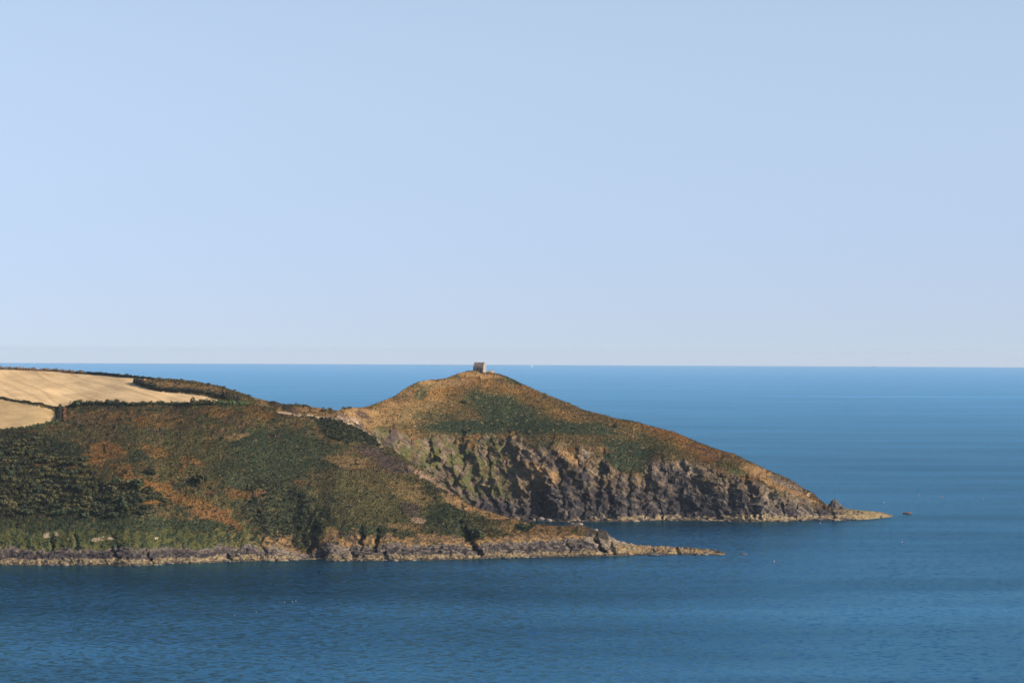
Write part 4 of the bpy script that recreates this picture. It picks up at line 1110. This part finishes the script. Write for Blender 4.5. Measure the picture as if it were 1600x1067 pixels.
ROCKS = []
for k in range(3):
    o = rock_obj("boulder", (0, 0, 0), (1.25, .95, .75), 60 + k, plain_mat("shore_boulder", ((0.13, 0.10, 0.075), (0.075, 0.063, 0.058), (0.17, 0.13, 0.085))[k], .9, .4, 1.2), "x")
    ROCKS.append(o.data); bpy.data.objects.remove(o)
def strew(u0, u1, n, line, label, group):
    for _ in range(n):
        u = random.uniform(u0, u1); v = float(np.interp(u, [a for a, b in line], [b for a, b in line])) + random.uniform(-1.5, .6)
        b = sea_pt(u, v); r = random.uniform(.5, 1.0) ** 2 * 2.0
        o = link(bpy.data.objects.new("boulder", random.choice(ROCKS))); o.location = b + Vector((0, 0, .15 * r)); o.scale = (r * 1.4, r, r * .8); o.rotation_euler = (0, 0, random.uniform(0, 6.28))
        tag(o, label, "rock", group)
strew(0, 1125, 95, [(r[0], r[1]) for r in A_ROWS], "low rock at the waterline along the near shore", "rocks strewn along the near waterline")
strew(850, 1385, 55, [(r[0], r[1][0]) for r in B_ROWS], "low rock at the waterline below the headland cliffs", "rocks strewn along the headland waterline")

# ------------------------------------------------------------------ chapel on the summit
def stone_mat(name, rgb, sx=1.2, sz=3.2):
    m, nt, p = new_mat(name)
    tc = nt.nodes.new("ShaderNodeTexCoord")
    v = nt.nodes.new("ShaderNodeTexVoronoi"); mp = nt.nodes.new("ShaderNodeMapping"); mp.inputs["Scale"].default_value = (sx, sx, sz)
    nt.links.new(tc.outputs["Object"], mp.inputs[0]); nt.links.new(mp.outputs[0], v.inputs["Vector"]); v.inputs["Scale"].default_value = 1.0
    r = nt.nodes.new("ShaderNodeMapRange"); nt.links.new(v.outputs["Color"], r.inputs[0]); r.inputs[3].default_value = .62; r.inputs[4].default_value = 1.3
    n = noise_node(nt, .7, 4, .6, tc.outputs["Object"])
    f = math_node(nt, 'MULTIPLY', r.outputs[0], math_node(nt, 'MULTIPLY_ADD', n.outputs["Fac"], .8, .6))
    c = nt.nodes.new("ShaderNodeRGB"); c.outputs[0].default_value = (*rgb, 1)
    nt.links.new(mul_rgb(nt, c.outputs[0], f), p.inputs["Base Color"])
    return m
M_STONE = stone_mat("chapel_rubble_stone", (0.32, 0.25, 0.205))
M_SLATE = stone_mat("chapel_roof_stone", (0.20, 0.165, 0.145), 1.6, 4)
M_DARKI = plain_mat("wood_and_dark_inside", (0.03, 0.026, 0.024), .9, .3, 3)  # window frame wood, also painted as the shade inside the openings
ch0 = lookup(B, 748, 581)
CH = empty("chapel", (float(at(749.5, 580, ch0.y + 3)[0]), ch0.y + 3.0, ch0.z - 0.4), math.radians(-22))
L, W2, HW, HR = 3.75, 2.4, 3.6, 6.7         # half length, half depth, eaves, ridge
mb = MB(); t = .75
fy = -W2
# front wall around a window slit and a doorway (slightly battered outwards at the foot)
segs = [(-L, -.95, -.2, HW), (-.95, -.35, -.2, 1.1), (-.95, -.35, 2.9, HW), (-.35, .95, -.2, HW), (.95, 1.75, 2.35, HW), (1.75, L, -.2, HW)]
for x0, x1, z0, z1 in segs: mb.box(x0, x1, fy, fy + t, z0, z1)
mb.box(-L, L, W2 - t, W2, -.2, HW)
mb.build("wall", M_STONE, CH)
for sx, nm in ((-1, "gable"), (1, "gable")):
    g = MB(); x0, x1 = (sx * (L + .05), sx * (L - t))
    pts = [(-W2 - .003, -.2), (W2 + .003, -.2), (W2 + .1, HW), (W2 * .55, HW + 2.2), (0, HR + .25), (-W2 * .55, HW + 2.2), (-W2 - .1, HW)]
    r0 = [(x0, y, z) for y, z in pts]; r1 = [(x1, y, z) for y, z in pts]
    if sx > 0: r0, r1 = r1, r0
    g.loft([r0, r1]); gb = g.build(nm, M_STONE, CH)
g = MB()
prof = [(-W2 - .18, HW - .05), (-W2 * .55, HW + 1.95), (0, HR), (W2 * .55, HW + 1.95), (W2 + .18, HW - .05), (W2 - .3, HW - .02), (0, HR - .5), (-W2 + .3, HW - .02)]
g.loft([[(-L + t + .01, y, z) for y, z in prof], [(L - t - .01, y, z) for y, z in prof]])
g.build("roof", M_SLATE, CH)
g = MB(); g.box(.99, 1.71, fy + .45, fy + .53, -.1, 2.31); g.build("doorway_shade", M_DARKI, CH)  # dark panel standing for the shade inside the open doorway
g = MB()
for x0, x1, z0, z1 in ((-.93, -.87, 1.12, 2.88), (-.43, -.37, 1.12, 2.88), (-.87, -.43, 1.95, 2.03)): g.box(x0, x1, fy + .3, fy + .4, z0, z1)
g.box(-.94, -.36, fy + .42, fy + .46, 1.11, 2.89)  # dark sheet painted as the shade behind the window slit
g.build("window", M_DARKI, CH)
g = MB()
for sx in (-1, 1):
    g.loft([[(sx * (L - .9), fy - .55, -.4), (sx * (L + .1), fy - .55, -.4), (sx * (L + .1), fy - .002, -.4), (sx * (L - .9), fy - .002, -.4)],
            [(sx * (L - .8), fy - .10, 2.6), (sx * (L + .06), fy - .10, 2.6), (sx * (L + .06), fy - .002, 2.6), (sx * (L - .8), fy - .002, 2.6)]])
g.build("buttress", M_STONE, CH)
tag(CH, "small ruined stone chapel with a steep roof on the headland's summit", "chapel")
rw = lookup(B, 767, 583)
g = MB()
for i in range(5):
    h = 1.5 + .35 * math.sin(i * 2.1) - (.4 if i == 0 else 0)
    g.box(-1.9 + i * .8, -1.9 + i * .8 + .79, -.6 + .04 * (i % 2), .6 - .05 * (i % 3), -.8, h)
o = g.build("ruined_wall", stone_mat("pale_ruin_stone", (0.36, 0.28, 0.22))); o.location = (rw.x, rw.y + 1.5, rw.z); o.rotation_euler = (0, 0, math.radians(30))
tag(o, "low pale ruined stone wall beside the chapel", "wall")

# ------------------------------------------------------------------ walker on the path
def person(loc, rz, label):
    mb = MB()
    def ring(z, rx, ry, cx=0, cy=0, n=10): return [(cx + rx * math.cos(a * 2 * math.pi / n), cy + ry * math.sin(a * 2 * math.pi / n), z) for a in range(n)]
    me = bpy.data.meshes.new("person"); V = []; E_ = []; R = []
    J = {"pel": (0, 0, .95), "chest": (0, 0, 1.28), "neck": (0, 0, 1.48), "head": (0, -.02, 1.60), "top": (0, -.01, 1.72),
         "hl": (-.09, 0, .88), "kl": (-.10, -.04, .50), "al": (-.11, .04, .08), "tl": (-.11, -.12, .04),
         "hr": (.09, 0, .88), "kr": (.11, -.06, .50), "ar": (.12, -.08, .08), "tr": (.12, -.24, .04),
         "sl": (-.19, 0, 1.40), "el": (-.25, .03, 1.13), "wl": (-.24, -.10, .90), "sr": (.19, 0, 1.40), "er": (.25, .04, 1.13), "wr": (.25, -.08, .88)}
    rad = dict(pel=.15, chest=.16, neck=.065, head=.10, top=.07, hl=.10, kl=.07, al=.05, tl=.04, hr=.10, kr=.07, ar=.05, tr=.04, sl=.075, el=.05, wl=.04, sr=.075, er=.05, wr=.04)
    ed = [("pel", "chest"), ("chest", "neck"), ("neck", "head"), ("head", "top"), ("pel", "hl"), ("hl", "kl"), ("kl", "al"), ("al", "tl"), ("pel", "hr"), ("hr", "kr"), ("kr", "ar"), ("ar", "tr"),
          ("chest", "sl"), ("sl", "el"), ("el", "wl"), ("chest", "sr"), ("sr", "er"), ("er", "wr")]
    ks = list(J)
    me.from_pydata([J[k] for k in ks], [(ks.index(a), ks.index(b)) for a, b in ed], [])
    o = link(bpy.data.objects.new("person", me))
    md = o.modifiers.new("skin", 'SKIN'); md2 = o.modifiers.new("sub", 'SUBSURF'); md2.levels = 1; md2.render_levels = 1
    for i, k in enumerate(ks):
        me.skin_vertices[0].data[i].radius = (rad[k], rad[k]); me.skin_vertices[0].data[i].use_root = (k == "pel")
    me.materials.append(plain_mat("dark_clothes", (0.025, 0.024, 0.03), .9, .2, 8))
    o.location = loc; o.rotation_euler = (0, 0, rz)
    tag(o, label, "person")
pp = lookup(A, 539.5, 659.5)
person((pp.x, pp.y, pp.z + .02), math.radians(70), "person in dark clothes standing on the pale saddle path")

# ------------------------------------------------------------------ boats, buoys, birds
M_WHITE = plain_mat("white_paint", (0.8, 0.8, 0.78), .4, .05, 1)
M_FEATHER = plain_mat("gull_feathers", (0.5, 0.5, 0.5), .7, .1, 4)
M_FLOAT = plain_mat("weathered_float", (0.42, 0.41, 0.4), .6, .1, 3)
M_RED = plain_mat("buoy_red", (0.55, 0.09, 0.07), .45, .1, 3)
M_PINK = plain_mat("buoy_pink", (0.50, 0.22, 0.24), .45, .1, 3)
M_HULL = plain_mat("ship_hull", (0.10, 0.12, 0.16), .6, .1, 1)
def yacht(u, D, s, label):
    x = float(at(u, 575, D)[0]); o = empty("yacht", (x, D, -D * D / (2 * RE)), math.radians(25)); o.scale = (s, s, s)
    h = MB(); rings = []
    for i, (y, w, zb) in enumerate(((-5.5, .9, .3), (-3, 1.6, -.3), (0, 1.8, -.5), (3, 1.3, -.3), (5.6, .08, .5))):
        rings.append([(y, -w, 1.2), (y, -w * .7, zb), (y, w * .7, zb), (y, w, 1.2)])
    h.loft(rings); h.build("hull", M_WHITE, o)
    h = MB(); h.tube([(.8, 0, 1.2), (.8, 0, 15)], [.1, .06], 6); h.build("mast", M_HULL, o)
    for pts in ([(.6, 0, 2.4), (-4.6, .3, 2.4), (-2.6, .5, 7), (.6, .05, 14.6)], [(1.0, 0, 12.8), (2.6, .4, 6.5), (5.4, 0, 1.6), (1.2, .3, 2.0)]):
        h = MB(); h.loft([[(a, b, c) for a, b, c in pts], [(a, b + .05, c) for a, b, c in pts]]); h.build("sail", M_WHITE, o)
    h = MB(); h.loft([[(-2.4, -.9, 1.2), (2, -.8, 1.2), (2, .8, 1.2), (-2.4, .9, 1.2)], [(-2.2, -.7, 1.8), (1.3, -.6, 1.7), (1.3, .6, 1.7), (-2.2, .7, 1.8)]]); h.build("cabin", M_WHITE, o)
    return tag(o, label, "yacht")
yacht(831, 24500, 1.25, "tiny white sailing yacht near the horizon right of the chapel")
def ship(u, D, s, label):
    x = float(at(u, 571, D)[0]); o = empty("ship", (x, D, -D * D / (2 * RE)), math.radians(8)); o.scale = (s, s, s)
    h = MB(); rings = []
    for y, w, zb in ((-40, 5, -2), (-30, 7, -3), (20, 7, -3), (34, 5, -2), (44, .3, 1)):
        rings.append([(y, -w, 6.5), (y, -w * .8, zb), (y, w * .8, zb), (y, w, 6.5)])
    h.loft(rings); h.build("hull", M_HULL, o)
    h = MB(); h.box(-38, -26, -5.5, 5.5, 6.5, 17); h.box(-36, -28, -6.5, 6.5, 17, 20); h.build("bridge", M_WHITE, o)
    h = MB(); h.box(10, 22, -5, 5, 6.5, 14); h.build("cargo", M_WHITE, o)
    h = MB(); h.tube([(-34, 0, 20), (-34, 0, 27)], .5, 6); h.build("mast", M_WHITE, o)
    return tag(o, label, "ship")
ship(1365, 33000, .8, "faint distant ship on the horizon at the right")
def buoy(u, v, r, mat, label):
    b = sea_pt(u, v); o = empty("buoy", b)
    h = MB(); rings = []
    for k in range(9):
        a = -1.35 + 2.7 * k / 8; rr = max(.05, math.cos(a)) * r
        rings.append([(rr * math.cos(t * math.pi / 5), rr * math.sin(t * math.pi / 5), r * .55 + math.sin(a) * r) for t in range(10)])
    h.loft(rings); h.build("float", mat, o, True)
    h = MB(); h.tube([(0, 0, r * 1.4), (0, 0, r * 2.3)], r * .12, 6); h.tube([(0, 0, r * 2.2), (0, 0, r * 2.5)], r * .25, 6); h.build("eye", mat, o)
    return tag(o, label, "buoy", "pot buoys on the sea off the headland")
buoy(1436, 774.5, .38, M_RED, "red buoy above the islet, far out on the open water")
buoy(1381, 785.5, .38, M_FLOAT, "white buoy just behind the tip of the headland")
buoy(1281.5, 817.5, .38, M_PINK, "pale pink buoy close under the headland's tidal ledge")
buoy(1409, 847.5, .38, M_PINK, "pink buoy on bright water below the islet")
buoy(1209.5, 877.5, .38, M_PINK, "pink buoy off the end of the near spit")
buoy(1472.5, 776.5, .38, M_RED, "red buoy to the right of the farther red one")
buoy(1537, 780, .38, M_PINK, "pink buoy nearest the right edge of the view")
def bird_mesh():
    mb = MB()
    prof = [(-.30, .015, .10), (-.20, .07, .10), (-.02, .12, .10), (.14, .10, .12), (.24, .055, .20), (.28, .05, .29), (.33, .055, .33), (.38, .035, .33), (.46, .008, .31)]
    mb.loft([[(x, r * math.cos(a * math.pi / 4), z + r * math.sin(a * math.pi / 4)) for a in range(8)] for x, r, z in prof])
    return mb
gull0 = None
for i, (u, v) in enumerate(((445, 940.5), (457.3, 939.8), (462.5, 939), (400.5, 955.3), (366.5, 961.5))):
    b = sea_pt(u, v)
    if gull0 is None:
        gull0 = bird_mesh().build("gull", M_FEATHER, None, True); o = gull0
    else:
        o = gull0.copy(); link(o)
    o.location = b + Vector((0, 0, .02)); o.scale = (0.9, 0.9, 0.9); o.rotation_euler = (0, 0, random.uniform(0, 6.28))
    tag(o, ("white gull floating at the left of the group of three", "white gull floating in the middle of the group of three", "white gull floating at the right of the group of three",
            "single white gull floating below the group of three", "white gull floating farthest to the left on the bay")[i], "gull", "gulls resting on the bay")

# ------------------------------------------------------------------ sea haze
def haze():
    x, z0, z1 = 46000, -140.0, H + 6
    mb = MB(); mb.box(-x, x, -3000, x, z0, z1)
    m = bpy.data.materials.new("haze_air"); m.use_nodes = True; nt = m.node_tree
    nt.nodes.remove(nt.nodes["Principled BSDF"])
    v = nt.nodes.new("ShaderNodeVolumePrincipled")
    v.inputs["Color"].default_value = (0.72, 0.86, 1.0, 1); v.inputs["Density"].default_value = 1.7e-5; v.inputs["Anisotropy"].default_value = 0.0
    nt.links.new(v.outputs[0], nt.nodes["Material Output"].inputs["Volume"])
    o = mb.build("haze", m)
    tag(o, "thin blue sea haze paling the far water", "haze", kind="stuff")
haze()
